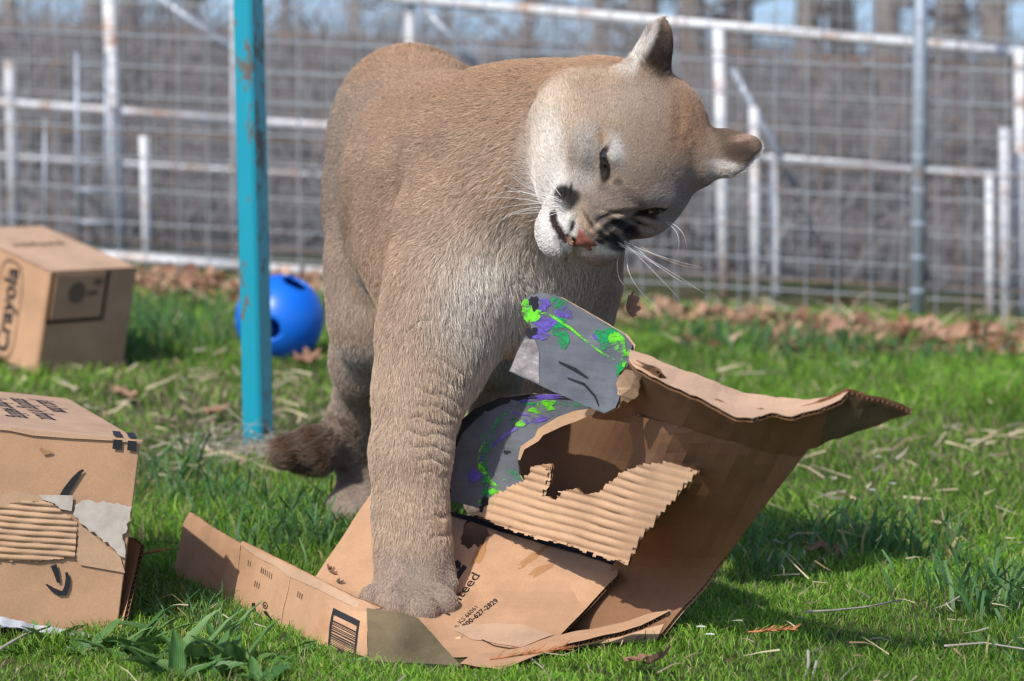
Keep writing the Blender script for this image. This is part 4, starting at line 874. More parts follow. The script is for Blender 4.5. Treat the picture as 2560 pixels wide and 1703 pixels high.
V_, F_ = text_mesh('R', .01); mesh_np('print', SP(np.array((663.0, 1518.0))+V_[:, :1]*np.array((8.5, 3.5))+V_[:, 1:]*np.array((1.5, -10.0)), .0007), F_, M_INK, fp)
for (u, v, n) in ((655, 1418, 6), (620, 1400, 2), (640, 1452, 3), (745, 1478, 3)): decal('print', [stroke([(u+i*5, v+i*3.2), (u+i*5-2, v+14+i*3.2)], 2.2) for i in range(n)], SP, fp, M_INK_FADED, .0006)
# barcode block
bc0 = np.array((835.0, 1520.0)); be = np.array((66.0, 33.0)); bd = np.array((-20.0, 120.0))
bp = lambda a, b: tuple(bc0+be*a+bd*b)
bars = [[bp(0, 0), bp(1, 0), bp(1, .13), bp(0, .13)], [bp(0, .1), bp(.075, .1), bp(.075, 1.0), bp(0, 1.0)], [bp(.925, .1), bp(1, .1), bp(1, 1.0), bp(.925, 1.0)]]
yb = .24
qb = np.random.default_rng(2)
while yb < .98:
    w_ = qb.choice([.012, .02, .032]); bars.append([bp(.075, yb), bp(.925, yb), bp(.925, yb+w_), bp(.075, yb+w_)]); yb += w_+qb.choice([.014, .022, .03])
decal('barcode', bars, SP, fp, M_INK)
# stained corner flap bent up in front of the paw
corner_ctrl = [(918, 1522, 3.462), (918, 1668, 3.40), (1000, 1530, 3.45), (1050, 1555, 3.435), (1160, 1672, 3.375), (1030, 1680, 3.385), (1080, 1620, 3.405)]
SC = Surf(Depth(corner_ctrl), wob=.0010)
cf = card('corner_flap', [(916, 1518), (950, 1524), (1000, 1530), (1045, 1545), (1080, 1582), (1110, 1618), (1140, 1652), (1166, 1676), (1130, 1690), (1000, 1690), (922, 1672)], SC, box0, M_CARD_STAIN_SHADE, M_CARD, th=.005, flutes=[[0, 1, 2, 3, 4, 5, 6, 7]], seed=14)
0 and decal('scuff', [stroke([(985, 1560), (1040, 1600), (1100, 1645)], [2, 4, 2])]+0*[[(925, 1580), (990, 1575), (1050, 1590), (1085, 1625), (1060, 1632), (1000, 1608), (930, 1612)]], SC, cf, mat_card('scuffed_kraft', (.26, .18, .10), .2, .6), .0007)
# wood splinter and rolled bit lying on the base
V, F = tube([P(1118, 1626, 3.525), P(1140, 1612, 3.52), P(1160, 1602, 3.515)], [.009, .010, .008], 6); tag(mesh_np('wood_chip', V, F, mat_card('pale_wood', (.62, .40, .23), .1), loc=P(1140, 1626, 3.52)), 'pale wood chip lying on the torn carton in front of the paw', 'wood chip')
# ---------------------------------------------------------------- grey painted pieces
SI = Surf(Depth([(1120, 1060, 3.82), (1160, 1240, 3.815), (1300, 1000, 3.81), (1260, 1270, 3.79), (1480, 1000, 3.74), (1320, 1150, 3.79)]), wob=.0008)
curve_out = [(1108, 1250), (1104, 1180), (1112, 1110), (1140, 1060), (1190, 1020), (1250, 995), (1330, 984), (1420, 990), (1500, 1012)]
curve_in = [(1520, 1022), (1470, 1030), (1400, 1050), (1350, 1075), (1340, 1092), (1305, 1115), (1295, 1145), (1296, 1185), (1312, 1208), (1313, 1235), (1295, 1262), (1262, 1277), (1215, 1274), (1165, 1262)]
gi = card('painted_curved_panel', curve_out+curve_in, SI, box0, M_GREY, M_CARD_TORN, th=.005, jag=.8, flutes=[[9, 10, 11, 12, 13]], label='grey curved cardboard panel splashed with green and violet paint', seed=15)
decal('black_border', [curve_out[1:]+[(1470, 1004), (1400, 998), (1330, 997), (1255, 1012), (1200, 1040), (1155, 1085), (1135, 1130), (1128, 1190), (1128, 1250)]], SI, gi, M_BLACKP, .0005)
decal('torn_rim', [stroke([(1500, 1022), (1440, 1040), (1400, 1054), (1352, 1080), (1342, 1098), (1308, 1120), (1298, 1150)], [10, 26, 26, 20, 14, 12, 6])], SI, gi, M_CARD_TORN, .0012)
decal('green_splash', [stroke([(1270, 1030), (1245, 1050), (1225, 1095), (1212, 1135), (1213, 1180), (1222, 1235)], [9, 12, 10, 8, 14, 26]), blob(1225, 1235, 17, 30, 10, 3), blob(1290, 1188, 20, 7, 25, 4), stroke([(1300, 1010), (1360, 1008), (1440, 1012), (1490, 1016)], [4, 7, 9, 5]), blob(1205, 1090, 4, 4, 0, 5), blob(1282, 1050, 5, 5, 0, 6)], SI, gi, M_GREEN, .0009)
decal('lime_splash', [blob(1360, 1018, 34, 13, -8, 7, .3), blob(1302, 1060, 11, 9, 0, 8), blob(1240, 1232, 17, 33, -18, 9, .25), stroke(arc(1262, 1222, 16, 22, -100, 80), 3), stroke([(1200, 1155), (1203, 1170), (1215, 1185)], [10, 13, 9]), blob(1204, 1257, 7, 6, 0, 10), stroke([(1212, 1105), (1200, 1125), (1196, 1150)], 4)], SI, gi, M_LIME, .0014)
decal('violet_splash', [stroke([(1300, 1005), (1350, 993), (1410, 990)], [8, 14, 9]), stroke([(1230, 1115), (1275, 1080), (1330, 1050), (1390, 1038)], [10, 8, 10, 8]), blob(1340, 1048, 30, 12, -20, 11, .3), blob(1188, 1190, 13, 20, -25, 12, .4), blob(1205, 1150, 5, 9, 0, 13), blob(1298, 1240, 6, 5, 0, 14), stroke([(1280, 1030), (1300, 1035), (1330, 1040)], 4)], SI, gi, M_VIOLET, .0011)
decal('black_splash', [blob(1216, 1266, 20, 15, -30, 15, .35), blob(1268, 1130, 9, 4, 10, 16, .3)], SI, gi, M_BLACKP, .0017)
# upper board, lifted against the cat's chest
SB = Surf(Depth([(1300, 735, 3.61), (1575, 850, 3.42), (1520, 1035, 3.43), (1270, 925, 3.58)]), wob=.0006)
bd_out = [(1306, 762), (1318, 742), (1352, 730), (1400, 742), (1440, 765), (1500, 800), (1560, 835), (1582, 862), (1574, 905), (1556, 960), (1548, 1000), (1540, 1020), (1512, 1034), (1440, 1004), (1360, 968), (1272, 928), (1290, 882), (1312, 842), (1330, 835), (1322, 800)]
gb = card('painted_board', bd_out, SB, box0, M_GREY, M_CARD_TORN, th=.005, jag=.6, flutes=[], label='grey board splashed with lime, green and violet paint against the chest', seed=16)
t_ = NT('packing_tape', .22, .6); t_.color(t_.ramp(t_.noise(26, 6, .7, t_.mapping((1, 1, 3))), [(.35, (.15, .125, .11)), (.55, (.27, .24, .22)), (.68, (.55, .54, .53))])); t_.bump(t_.noise(40, 5), .5, .003); M_TAPE = t_.m
decal('packing_tape', [[(1276, 927), (1292, 884), (1314, 846), (1338, 850), (1350, 880), (1348, 925), (1352, 960)]], SB, gb, M_TAPE, .0012)
decal('green_splash', [blob(1403, 830, 22, 38, -15, 21, .15), blob(1515, 838, 26, 32, -40, 22, .25), blob(1400, 758, 26, 12, 25, 23, .3), blob(1556, 915, 10, 32, 20, 28, .2)], SB, gb, M_GREEN, .0010)
decal('violet_splash', [blob(1362, 810, 26, 24, 0, 24, .2), blob(1352, 838, 20, 14, 0, 25, .25), blob(1412, 782, 20, 16, 35, 26, .25), blob(1360, 762, 16, 14, 0, 27, .3), blob(1488, 842, 10, 4, 40, 29)], SB, gb, M_VIOLET, .0013)
decal('lime_splash', [blob(1326, 782, 22, 26, -15, 31, .22), blob(1548, 858, 15, 36, -25, 32, .2), stroke([(1336, 775), (1380, 790), (1430, 822), (1470, 855), (1510, 885), (1540, 900)], [7, 6, 6, 5, 5, 3]), blob(1568, 895, 9, 22, 10, 33, .25)], SB, gb, M_LIME, .0016)
decal('black_splash', [blob(1336, 758, 12, 16, 20, 34, .3), blob(1330, 832, 13, 14, 0, 35, .3), stroke([(1400, 905), (1440, 925), (1470, 945)], [4, 9, 4]), stroke([(1420, 945), (1460, 960), (1490, 990), (1500, 1015)], [3, 6, 5, 3])], SB, gb, M_BLACKP, .0018)
# torn scrap between board and back wall
card('peeled_scrap', [(1545, 985), (1538, 960), (1560, 930), (1600, 905), (1625, 920), (1600, 950), (1590, 990), (1568, 1008)], Surf(Depth([(1545, 985, 3.40), (1620, 915, 3.285), (1570, 1005, 3.39), (1560, 930, 3.38)]), wob=.002), box0, M_CARD_TORN, jag=2.0, flutes=[], th=.002, eseg=8, seed=17)
# ================================================================ THE TWO CLOSED CARTONS
def slab(c0, e1, e2, e3, w, h, t, mat, name, parent, bev=.0015):
    """a board w x h x t with softened edges; c0 corner, e3 outward"""
    bm = bmesh.new(); bmesh.ops.create_cube(bm, size=1.0)
    for v in bm.verts: v.co = Vector(((v.co.x+.5)*w, (v.co.y+.5)*h, (v.co.z-.5)*t))
    bmesh.ops.bevel(bm, geom=bm.edges[:], offset=bev, segments=2, affect='EDGES')
    V = np.array([v.co[:] for v in bm.verts]); F = [[v.index for v in f.verts] for f in bm.faces]; bm.free()
    V = np.asarray(c0)+V[:, :1]*e1+V[:, 1:2]*e2+V[:, 2:]*e3; return mesh_np(name, V, F, mat, parent)
nrm = lambda a: np.asarray(a, float)/np.linalg.norm(a)
# ---- near carton
FB = P(292, 1590, 3.60); ex = nrm([.945, .315, -.135]); ey = np.array([-.316, .949, 0.0]); ey = nrm(ey-ex*(ey@ex)); ez = np.cross(ex, ey); ez *= np.sign(ez[2])
W_, L_, H_ = .42, .56, .252
cn = empty('shipping_carton', (FB[0]-.1, FB[1]+.1, 0)); tag(cn, 'brown shipping carton with a curved black arrow, torn tape and printed top', 'cardboard box')
O0 = FB-ex*W_
front = slab(O0, ex, ez, -ey, W_, H_, .004, M_CARD, 'front_panel', cn)
slab(FB+ey*.004+ez*.0, ey, ez, ex, L_-.004, H_, .004, M_CARD, 'side_panel', cn); slab(O0+ey*.004, ey, ez, -ex, L_-.004, H_, .004, M_CARD, 'side_panel', cn)
slab(O0+ey*L_, ex, ez, ey, W_, H_, .004, M_CARD, 'back_panel', cn); slab(O0+ey*.002, ex, ey, -ez, W_, L_-.002, .004, M_CARD, 'bottom_panel', cn)
topp = slab(O0+ez*H_-ey*.003-ex*.002, ex, ey, ez, W_+.004, L_, .004, M_CARD_PINK, 'top_flap', cn)  # pinkish top carries the sky's sheen in its colour
FS = Surf(PlaneDepth(O0-ey*.0012, -ey)); TS = Surf(PlaneDepth(O0+ez*(H_+.0012), ez))
# arrow mark, split by the tear
decal('print', [stroke([(146, 1260), (165, 1226), (185, 1198), (200, 1180), (208, 1174)], [17, 18, 15, 9, 5]), stroke([(133, 1412), (140, 1432), (146, 1456)], [16, 13, 8]), stroke([(115, 1460), (130, 1473), (148, 1482), (160, 1482), (167, 1465), (169, 1445), (165, 1430)], [4, 10, 13, 14, 13, 11, 6])], FS, front, M_INK, .0022)
decal('print', [[(283, 1098), (305, 1100), (302, 1124), (280, 1122)], [(319, 1101), (341, 1103), (339, 1128), (317, 1125)]], FS, front, M_INK, .0022)
decal('print', [[(280, 1081), (300, 1083), (306, 1096), (284, 1094)], [(315, 1085), (335, 1087), (343, 1100), (321, 1098)]], TS, topp, M_INK, .0022)
# corrugation laid bare
RS = Surf(PlaneDepth(O0-ey*.0018, -ey), ridge=(R_(4), 15.5, .0036, None))
tb = [(-10, 1268), (20, 1262), (32, 1256), (70, 1252), (110, 1252), (135, 1262), (150, 1278), (172, 1290), (188, 1305), (195, 1330), (185, 1345), (190, 1370), (188, 1392), (150, 1396), (100, 1402), (40, 1402), (-10, 1400)]
ridge_patch('bare_fluting', tb, RS, R_(4), 2.0, front, M_CARD_TORN, .0024)
decal('torn_paper', [[(150, 1278), (172, 1290), (188, 1302), (230, 1335), (300, 1392), (312, 1432), (200, 1412), (188, 1395), (196, 1340)], [(-10, 1240), (40, 1226), (90, 1238), (120, 1252), (70, 1254), (20, 1264), (-10, 1270)]], FS, front, M_CARD_TORN, .0016)
t_ = NT('frosted_tape', .45, .4); t_.color(t_.ramp(t_.noise(60, 5, .6), [(.3, (.40, .345, .28)), (.7, (.54, .485, .41))])); t_.bump(t_.noise(150, 3), .25, .001); M_FTAPE = t_.m
rs9 = np.random.default_rng(4)
decal('tape', [[tuple(p) for p in dens([(212, 1249), (329, 1264), (324, 1290), (318, 1320), (305, 1335), (311, 1365), (311, 1394), (300, 1390), (280, 1368), (240, 1335), (205, 1310), (181, 1285), (186, 1262), (198, 1256)], 9, 2.2, rs9)], [(95, 1236), (180, 1238), (181, 1256), (178, 1277), (150, 1272), (135, 1258), (105, 1248)]], FS, front, M_FTAPE, .0032)
decal('crease', [stroke([(27, 1072), (80, 1082), (180, 1090), (270, 1096), (355, 1102)], [10, 13, 12, 9, 5])], FS, front, M_CARD_TORN, .0019)
decal('scuff', [stroke([(100, 1120), (112, 1132), (130, 1130)], [8, 12, 6])], FS, front, mat_card('rubbed_kraft', (.36, .20, .10), .1), .0018)
# printed lines on top, read along the length of the box
em = ey*-1
def top_text(s, x, y, size):
    V, F = text_mesh(s, .012); w3 = O0+ez*(H_+.0008)+ex*(W_-x)+ey*y; V3 = w3+V[:, :1]*(em*size)+V[:, 1:]*(ex*size); mesh_np('print', V3, F, M_INK, topp)
top_text('just a box', .062, .475, .043); top_text('standing in front', .100, .46, .043); top_text('of a door waiting', .138, .46, .043); top_text('to be opened', .176, .50, .043)
# flap hanging down the right side
SFp = Surf(Depth([(330, 1345, 3.70), (353, 1368, 3.66), (300, 1586, 3.58), (285, 1586, 3.62)])); card('side_flap', [(318, 1340), (332, 1346), (352, 1366), (338, 1430), (318, 1510), (300, 1588), (288, 1586), (300, 1480)], SFp, cn, M_CARD, M_CARD_IN, th=.005, flutes=[[1, 2, 3, 4, 5]], seed=21)
# grey plastic film caught underneath
t_ = NT('white_plastic_film', .35, .4); t_.color(t_.mix(t_.noise(30, 4), (.62, .64, .64), (.46, .48, .49))); t_.bump(t_.noise(25, 5), .6, .006)
fs = Surf(Depth([(-20, 1545, 3.475), (0, 1575, 3.465), (210, 1580, 3.55), (200, 1594, 3.545)]), wob=.002); V_, F_ = tri(dens([(-30, 1540), (60, 1554), (130, 1565), (215, 1582), (265, 1592), (262, 1606), (240, 1612), (215, 1592), (120, 1583), (50, 1572), (-30, 1566)], 9, 1.0), 9)
tag(mesh_np('plastic_film', np.vstack([fs(V_, .001), fs(V_, -.001)]), [list(f) for f in F_]+[[i+len(V_) for i in f[::-1]] for f in F_], t_.m, smooth_=True, loc=P(100, 1590, 3.58)), 'strip of white plastic film caught under the shipping carton', 'plastic film')
# ---- far carton, tipped towards the right
b50, t15 = R_(48), R_(14)
hn = np.array([math.sin(b50)*math.cos(t15), -math.cos(b50)*math.cos(t15), -math.sin(t15)]); hh_ = np.array([math.cos(b50), math.sin(b50), 0.0]); hu = np.cross(hn, hh_); hu *= np.sign(hu[2])
B0 = G(np.float64(91.), np.float64(946.)); D0 = B0[1]; B0 = B0+np.array([0, 0, .004])
wF, hF, lF = .255, .250, .36
fc_ = empty('tipped_carton', B0); tag(fc_, 'brown carton with a rounded outlined brand mark tipped over near the fence', 'cardboard box')
fr_ = slab(B0, hh_, hu, hn, wF, hF, .005, M_CARD, 'end_panel', fc_); slab(B0-hn*lF, hh_, hu, -hn, wF, hF, .005, M_CARD, 'end_panel', fc_)
lt_ = slab(B0-hn*lF, hn, hu, -hh_, lF-.005, hF, .005, M_CARD, 'side_panel', fc_); slab(B0-hn*lF+hh_*wF, hn, hu, hh_, lF-.005, hF, .005, M_CARD, 'side_panel', fc_)
tp_ = slab(B0-hn*(lF-.003)+hu*hF, hn, hh_, hu, lF-.003, wF, .005, M_CARD_PINK, 'top_panel', fc_); slab(B0-hn*(lF-.003), hn, hh_, -hu, lF-.003, wF, .005, M_CARD, 'bottom_panel', fc_)
def face_quad(name, o, a, b, n, pts, mat, parent, off):
    V = np.array([o+a*p[0]+b*p[1]+n*off for p in pts]); return mesh_np(name, V, [list(range(len(pts)))], mat, parent)
# cut-out flap outlined on the end, and its marks
lab = slab(B0+hh_*.012+hu*.135+hn*.003, hh_, hu, hn, .150, .108, .004, M_CARD, 'tucked_flap', fc_)
M_SLOT = NT('slot_shadow_gap', .9, .05).color((.06, .035, .02)).m
for pts in ([(.163, .128), (.172, .128), (.172, .247), (.163, .247)], [(.004, .126), (.172, .126), (.172, .134), (.004, .134)], [(.002, .126), (.010, .126), (.010, .247), (.002, .247)]): face_quad('slot', B0, hh_, hu, hn, pts, M_SLOT, fr_, .0012)
circ = lambda x, y, rx, ry: [(x+rx*math.cos(a), y+ry*math.sin(a)) for a in np.linspace(0, 2*math.pi, 24, endpoint=False)]
face_quad('print', B0, hh_, hu, hn, circ(.080, .198, .024, .026), M_INK_FADED, lab, .0046); face_quad('print', B0, hh_, hu, hn, [(.112, .190), (.142, .190), (.142, .200), (.112, .200)], M_INK_FADED, lab, .0046); face_quad('print', B0, hh_, hu, hn, [(.125, .215), (.150, .215), (.150, .228), (.125, .228)], M_INK_FADED, lab, .0046)
# brand lettering running up the side panel, with a rounded outline
V_, F_ = text_mesh('Crayola', .03); sz = .066; wmax = V_[:, 0].max()
o3 = B0-hn*.115-hh_*.0012+hu*.018
mesh_np('print', o3+V_[:, :1]*(hu*sz*.205/(wmax*sz))+V_[:, 1:]*(-hn*sz), F_, M_INK, lt_)
oc = o3+hu*.1025-hn*.022; ring = [(oc+hu*(.118*math.copysign(abs(math.cos(a))**.5, math.cos(a)))+hn*(.046*math.copysign(abs(math.sin(a))**.6, math.sin(a)))) for a in np.linspace(0, 2*math.pi, 48, endpoint=False)]
ring2 = [oc+(p-oc)*np.array(.93) for p in ring]; mesh_np('print', np.vstack([ring, ring2]), [[i, (i+1) % 48, 48+(i+1) % 48, 48+i] for i in range(48)], M_INK_FADED, lt_)
for k in range(6): face_quad('print', B0-hn*(.20-.003*(k % 2))+hu*hF, hh_, -hn, hu, [(.05+.026*k, 0), (.071+.026*k, .001), (.070+.026*k, .020+.006*(k % 3)), (.051+.026*k, .018+.005*(k % 2))], M_INK_FADED, tp_, .0012)
# ================================================================ POST, BALL
def mat_teal(name, base, rust):
    t = NT(name, .42, .45); n = t.noise(38, 7, .72, t.mapping((1.0, 1.0, .55))); n2 = t.noise(5, 3, .5, t.mapping((1, 1, .5)))
    m = t.mix(.5, n, n2); k = t.ramp(m, [(.62-rust, 0), (.66-rust, 1)])
    c = t.mix(t.noise(9, 4), base, tuple(x*.82 for x in base)); t.color(t.mix(k, c, (.11, .085, .06))); t.bump(k, .3, .001); return t.m
M_TEAL, M_TEAL2 = mat_teal('teal_paint', (.004, .25, .335), .05), mat_teal('pale_teal_paint', (.10, .35, .385), .10)  # second mix is paler, for the right-hand faces
pb = G(np.float64(646.), np.float64(1110.)); Dp = pb[1]; top = P(621, 0, Dp); axv = (top-pb)/np.linalg.norm(top-pb)
po = empty('teal_post', pb); tag(po, 'weathered teal metal post with rust spots standing in the grass', 'post')
s_, al = .0225, R_(-33)
prof = []
for k in range(4):
    a = al+k*math.pi/2+math.pi/4
    for j in (-1, 0, 1):
        prof.append((s_*1.32*math.cos(a+j*.13)*(1 if j else 1.01), s_*1.32*math.sin(a+j*.13)*(1 if j else 1.01)))
prof = np.array(prof); zs = np.linspace(-.06, 2.1, 30); V = np.vstack([np.c_[pb[0]+axv[0]/axv[2]*z+prof[:, 0], pb[1]+prof[:, 1]+0*z, np.full(12, pb[2]+z)] for z in zs]); F = []; mi = []
for i in range(29):
    for j in range(12):
        k = (j+1) % 12; F.append([i*12+j, i*12+k, (i+1)*12+k, (i+1)*12+j]); c = (prof[j]+prof[k])/2; mi.append(1 if c[0] > .012*1 and c[1] < .02 or c[0] > .02 else 0)
F.append([29*12+j for j in range(12)]); mi.append(0)
mesh_np('tube', V, F, parent=po, mats=[M_TEAL, M_TEAL2], mi=mi)
# small weld seam strip on the corner between the two faces
cs = prof[np.argmin(prof[:, 1])]; V, F = tube([[pb[0]+axv[0]/axv[2]*z+cs[0], pb[1]+cs[1]+.0005, pb[2]+z] for z in (0, .4, .8, 1.2, 2.0)], .0012, 6); mesh_np('weld_seam', V, F, M_TEAL, po)
bb = G(np.float64(697.), np.float64(903.)); rB = 112/F_PX*bb[1]; bc = bb+np.array([0, rB*.3, rB*.93])
bf = Field([np.arange(bc[i]-rB-.02, bc[i]+rB+.02, .0048) for i in range(3)])
bf.ell(bc, (rB,)*3, None, .002); 
fwd = (CAM-bc)/np.linalg.norm(CAM-bc); 
def hole(du, dv, r):
    x, z = du/112, -dv/112; y = -math.sqrt(max(0, 1-x*x-z*z)); d = np.array([x, y, z]); bf.cone(bc+d*rB*.5, bc+d*rB*1.3, r, r, .006, sub=True)
bf.ell(bc, (rB-.011,)*3, None, .002, sub=True)
hole(-16, 18, .024); hole(46, -98, .030)
bv, bfc = bf.surface(); bv = lap(bv, bfc, 3, .5)
def mat_blue():
    t = NT('blue_plastic', .36, .5); t.color(t.mix(t.ramp(t.noise(18, 5), [(.5, 0), (.75, .35)]), (.003, .125, .60), (.02, .13, .42))); t.bump(t.noise(200, 2), .06, .001); return t.m
tag(mesh_np('play_ball', bv, bfc, mat_blue(), smooth_=True, loc=bb), 'blue hollow plastic play ball with round holes behind the teal post', 'ball')
# ================================================================ GRASS, WEEDS, STRAW, LEAVES
def mat_blade(name, trans=.45, rough=.5):
    t = NT(name, rough, .3); a = t.n('ShaderNodeAttribute'); a.attribute_name = 'tint'; t.color(a.outputs['Color'])
    tr = t.n('ShaderNodeBsdfTranslucent'); t.l(a.outputs['Color'], tr.inputs[0]); mx = t.n('ShaderNodeMixShader'); mx.inputs[0].default_value = trans
    t.l(t.b.outputs[0], mx.inputs[1]); t.l(tr.outputs[0], mx.inputs[2]); t.l(mx.outputs[0], t.out.inputs[0]); return t.m
M_BLADE = mat_blade('grass_blade'); M_STRAW = mat_blade('straw', .1, .8)
def blades(name, x, y, h, wid, lean, tint, mat, droop=.4, zoff=0.0, tipc=1.25, basec=.55):
    """curved blades with three joints each, one mesh"""
    n = len(x); z = ground_h(x, y)-.004+zoff; a = rng.uniform(0, 2*math.pi, n); d = np.c_[np.cos(a), np.sin(a), np.zeros(n)]
    f = rng.uniform(0, 2*math.pi, n); side = np.c_[np.cos(f), np.sin(f)*.6, np.zeros(n)]*wid[:, None]*.5
    b = np.c_[x, y, z]; L = lean[:, None]; up = np.array([0, 0, 1.0]); H_ = h[:, None]
    p1 = b+up*H_*.45+d*L*H_*.22; p2 = b+up*H_*(.80-.10*L)+d*L*H_*.62; p3 = b+up*H_*(1.0-droop*L)+d*L*H_*1.15
    V = np.stack([b-side, b+side, p1-side*.9, p1+side*.9, p2-side*.6, p2+side*.6, p3], 1).reshape(-1, 3)
    i = np.arange(n)[:, None]*7; F = np.concatenate([i+np.array([q]) for q in ((0, 1, 3), (0, 3, 2), (2, 3, 5), (2, 5, 4), (4, 5, 6))], 1).reshape(-1, 3)
    o = mesh_np(name, V, F, mat, smooth_=True)
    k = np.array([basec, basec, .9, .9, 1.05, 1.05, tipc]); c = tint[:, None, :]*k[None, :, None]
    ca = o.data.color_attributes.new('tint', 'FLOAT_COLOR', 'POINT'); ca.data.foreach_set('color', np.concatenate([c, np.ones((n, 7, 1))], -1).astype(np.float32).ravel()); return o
CARTON = np.array([(470, 1275), (610, 1350), (800, 1440), (845, 1400), (930, 1215), (1040, 1180), (1250, 980), (1560, 880), (2120, 980), (2280, 1036), (2080, 1105), (1950, 1230), (1850, 1345), (1700, 1530), (1650, 1585), (1480, 1605), (1340, 1620), (1240, 1655), (1140, 1655), (920, 1640), (800, 1595), (600, 1488), (436, 1415)], float)
BOXF = np.array([(-60, 1500), (295, 1560), (290, 1590), (262, 1598), (210, 1590), (100, 1580), (-60, 1560)], float)
PAWS = np.array([(835, 1190), (940, 1190), (940, 1285), (835, 1285)], float)
def trim(x, y, h):
    """leave out blades that would poke through the carton"""
    p = np.c_[x, y, ground_h(x, y)+h*.8]-CAM; ff = p[:, 1]*_c-p[:, 2]*_s; q = np.c_[CX+F_PX*p[:, 0]/ff, CY-F_PX*(p[:, 1]*_s+p[:, 2]*_c)/ff]
    m = (inpoly(q, CARTON)&(y < 4.05))|(inpoly(q, BOXF)&(y < 3.64))|(inpoly(q, PAWS)&(y > 4.30)&(y < 4.5)); return ~m
def scatter(n, y0, y1, margin=1.4):
    y = np.sqrt(rng.uniform(y0**2, y1**2, n)); x = rng.uniform(-.18, .18, n)*margin*y; return x, y
nz = lambda x, y, s, p=0: np.sin(x*s*1.7+p)*np.sin(y*s*1.3+p*2)+.6*np.sin(x*s*3.1-y*s*2.3+p)+.4*np.sin(x*s*6.1+y*s*5.3+p*3)
FINE = np.array([(.075, .165, .014), (.105, .215, .018), (.15, .265, .030), (.055, .125, .012), (.19, .28, .045), (.32, .27, .12)])
def fine_tint(n, x, y, dry):
    k = rng.choice(6, n, p=[.28, .30, .2, .14, .06, .02]); t = FINE[k]*rng.uniform(1.2, 2.05, (n, 1))*(1+.28*np.tanh(nz(x, y, 3, 5)))[:, None]; m = rng.random(n) < dry+.22*np.clip(np.tanh(nz(x, y, 2.2, 7)-.5), 0, 1); t[m] = np.array([.42, .34, .20])*rng.uniform(.6, 1.1, (m.sum(), 1)); return t
# near lawn
x, y = scatter(140000, 3.02, 4.35); keep = rng.random(len(x)) < (.72+.28*np.tanh(nz(x, y, 4))); x, y = x[keep], y[keep]; n = len(x)
hgt = (.012+.016*rng.random(n))*(1+.35*np.tanh(nz(x, y, 5, 1))); keep = trim(x, y, hgt); x, y, hgt = x[keep], y[keep], hgt[keep]; n = len(x)
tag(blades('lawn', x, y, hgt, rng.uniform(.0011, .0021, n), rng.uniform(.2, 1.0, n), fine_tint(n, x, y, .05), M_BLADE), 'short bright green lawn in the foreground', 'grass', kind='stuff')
# middle and far lawn, coarser with distance, with straw-coloured worn patches
x, y = scatter(150000, 4.3, 8.75, 1.45); worn = np.exp(-(((x+.62)/.42)**2+((y-5.9)/.75)**2))+.55*np.exp(-(((x-.75)/.5)**2+((y-5.3)/.35)**2)); keep = rng.random(len(x)) < np.clip(1.0-.62*worn+.25*np.tanh(nz(x, y, 2)), .1, 1); x, y = x[keep], y[keep]; worn = worn[keep]; n = len(x)
lush = np.clip(np.tanh(nz(x, y, 1.6, 2)), 0, 1)
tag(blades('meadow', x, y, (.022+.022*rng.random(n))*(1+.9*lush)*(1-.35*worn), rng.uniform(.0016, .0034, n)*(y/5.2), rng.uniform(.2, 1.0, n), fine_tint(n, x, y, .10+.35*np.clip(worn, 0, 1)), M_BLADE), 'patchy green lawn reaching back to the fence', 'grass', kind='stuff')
# tall blue-green tufts
TB = np.array([(.070, .165, .050), (.095, .21, .068), (.12, .24, .09), (.14, .26, .055), (.36, .33, .13)])
tx, ty, th_, tw_ = [], [], [], []
def tuft(u, v, n, spread, h, w_):
    g = G(np.float64(u), np.float64(v)); tx.append(g[0]+rng.normal(0, spread, n)); ty.append(g[1]+rng.normal(0, spread*.8, n)); th_.append(h*rng.uniform(.45, 1.1, n)); tw_.append(w_*rng.uniform(.6, 1.2, n))
for (u, v, n, sp, h, w_) in [(640, 1330, 60, .05, .11, .0055), (720, 1370, 70, .06, .10, .005), (820, 1370, 60, .05, .09, .005), (560, 1290, 50, .05, .11, .0055), (450, 1270, 50, .05, .12, .006), (400, 1200, 40, .06, .12, .006), (760, 1300, 40, .05, .09, .005), (680, 1420, 30, .05, .08, .005),
    (330, 860, 140, .10, .16, .006), (400, 840, 110, .10, .14, .006), (520, 800, 80, .12, .12, .006), (300, 890, 60, .10, .10, .006), (450, 880, 60, .12, .10, .006), (800, 820, 60, .10, .12, .006),
    (2050, 900, 130, .16, .11, .007), (2200, 890, 120, .16, .10, .007), (1900, 880, 110, .16, .11, .007), (1750, 860, 90, .14, .11, .007), (2400, 920, 70, .16, .09, .007), (1640, 840, 80, .12, .11, .006), (2000, 950, 60, .16, .08, .006), (1300, 960, 60, .1, .08, .006),
    (2180, 1390, 60, .06, .085, .0065), (2260, 1370, 50, .06, .09, .0065), (2100, 1350, 40, .06, .08, .006), (1960, 1380, 50, .06, .07, .005), (2340, 1420, 50, .06, .075, .006), (2500, 1540, 60, .05, .085, .0065), (2560, 1500, 50, .05, .10, .007), (2450, 1480, 40, .05, .07, .006), (1880, 1430, 50, .05, .06, .005), (2300, 1300, 40, .08, .06, .006), (2550, 1650, 40, .05, .06, .005),
    (480, 1560, 40, .03, .055, .002), (560, 1580, 60, .035, .05, .002), (520, 1520, 60, .03, .05, .002)]: tuft(u, v, n, sp, h, w_)
x, y, hg, wd = map(np.concatenate, (tx, ty, th_, tw_)); kk = trim(x, y, hg*.7); x, y, hg, wd = x[kk], y[kk], hg[kk], wd[kk]; n = len(x); tt_ = TB[rng.choice(5, n, p=[.3, .3, .2, .15, .05])]*rng.uniform(.8, 1.25, (n, 1))
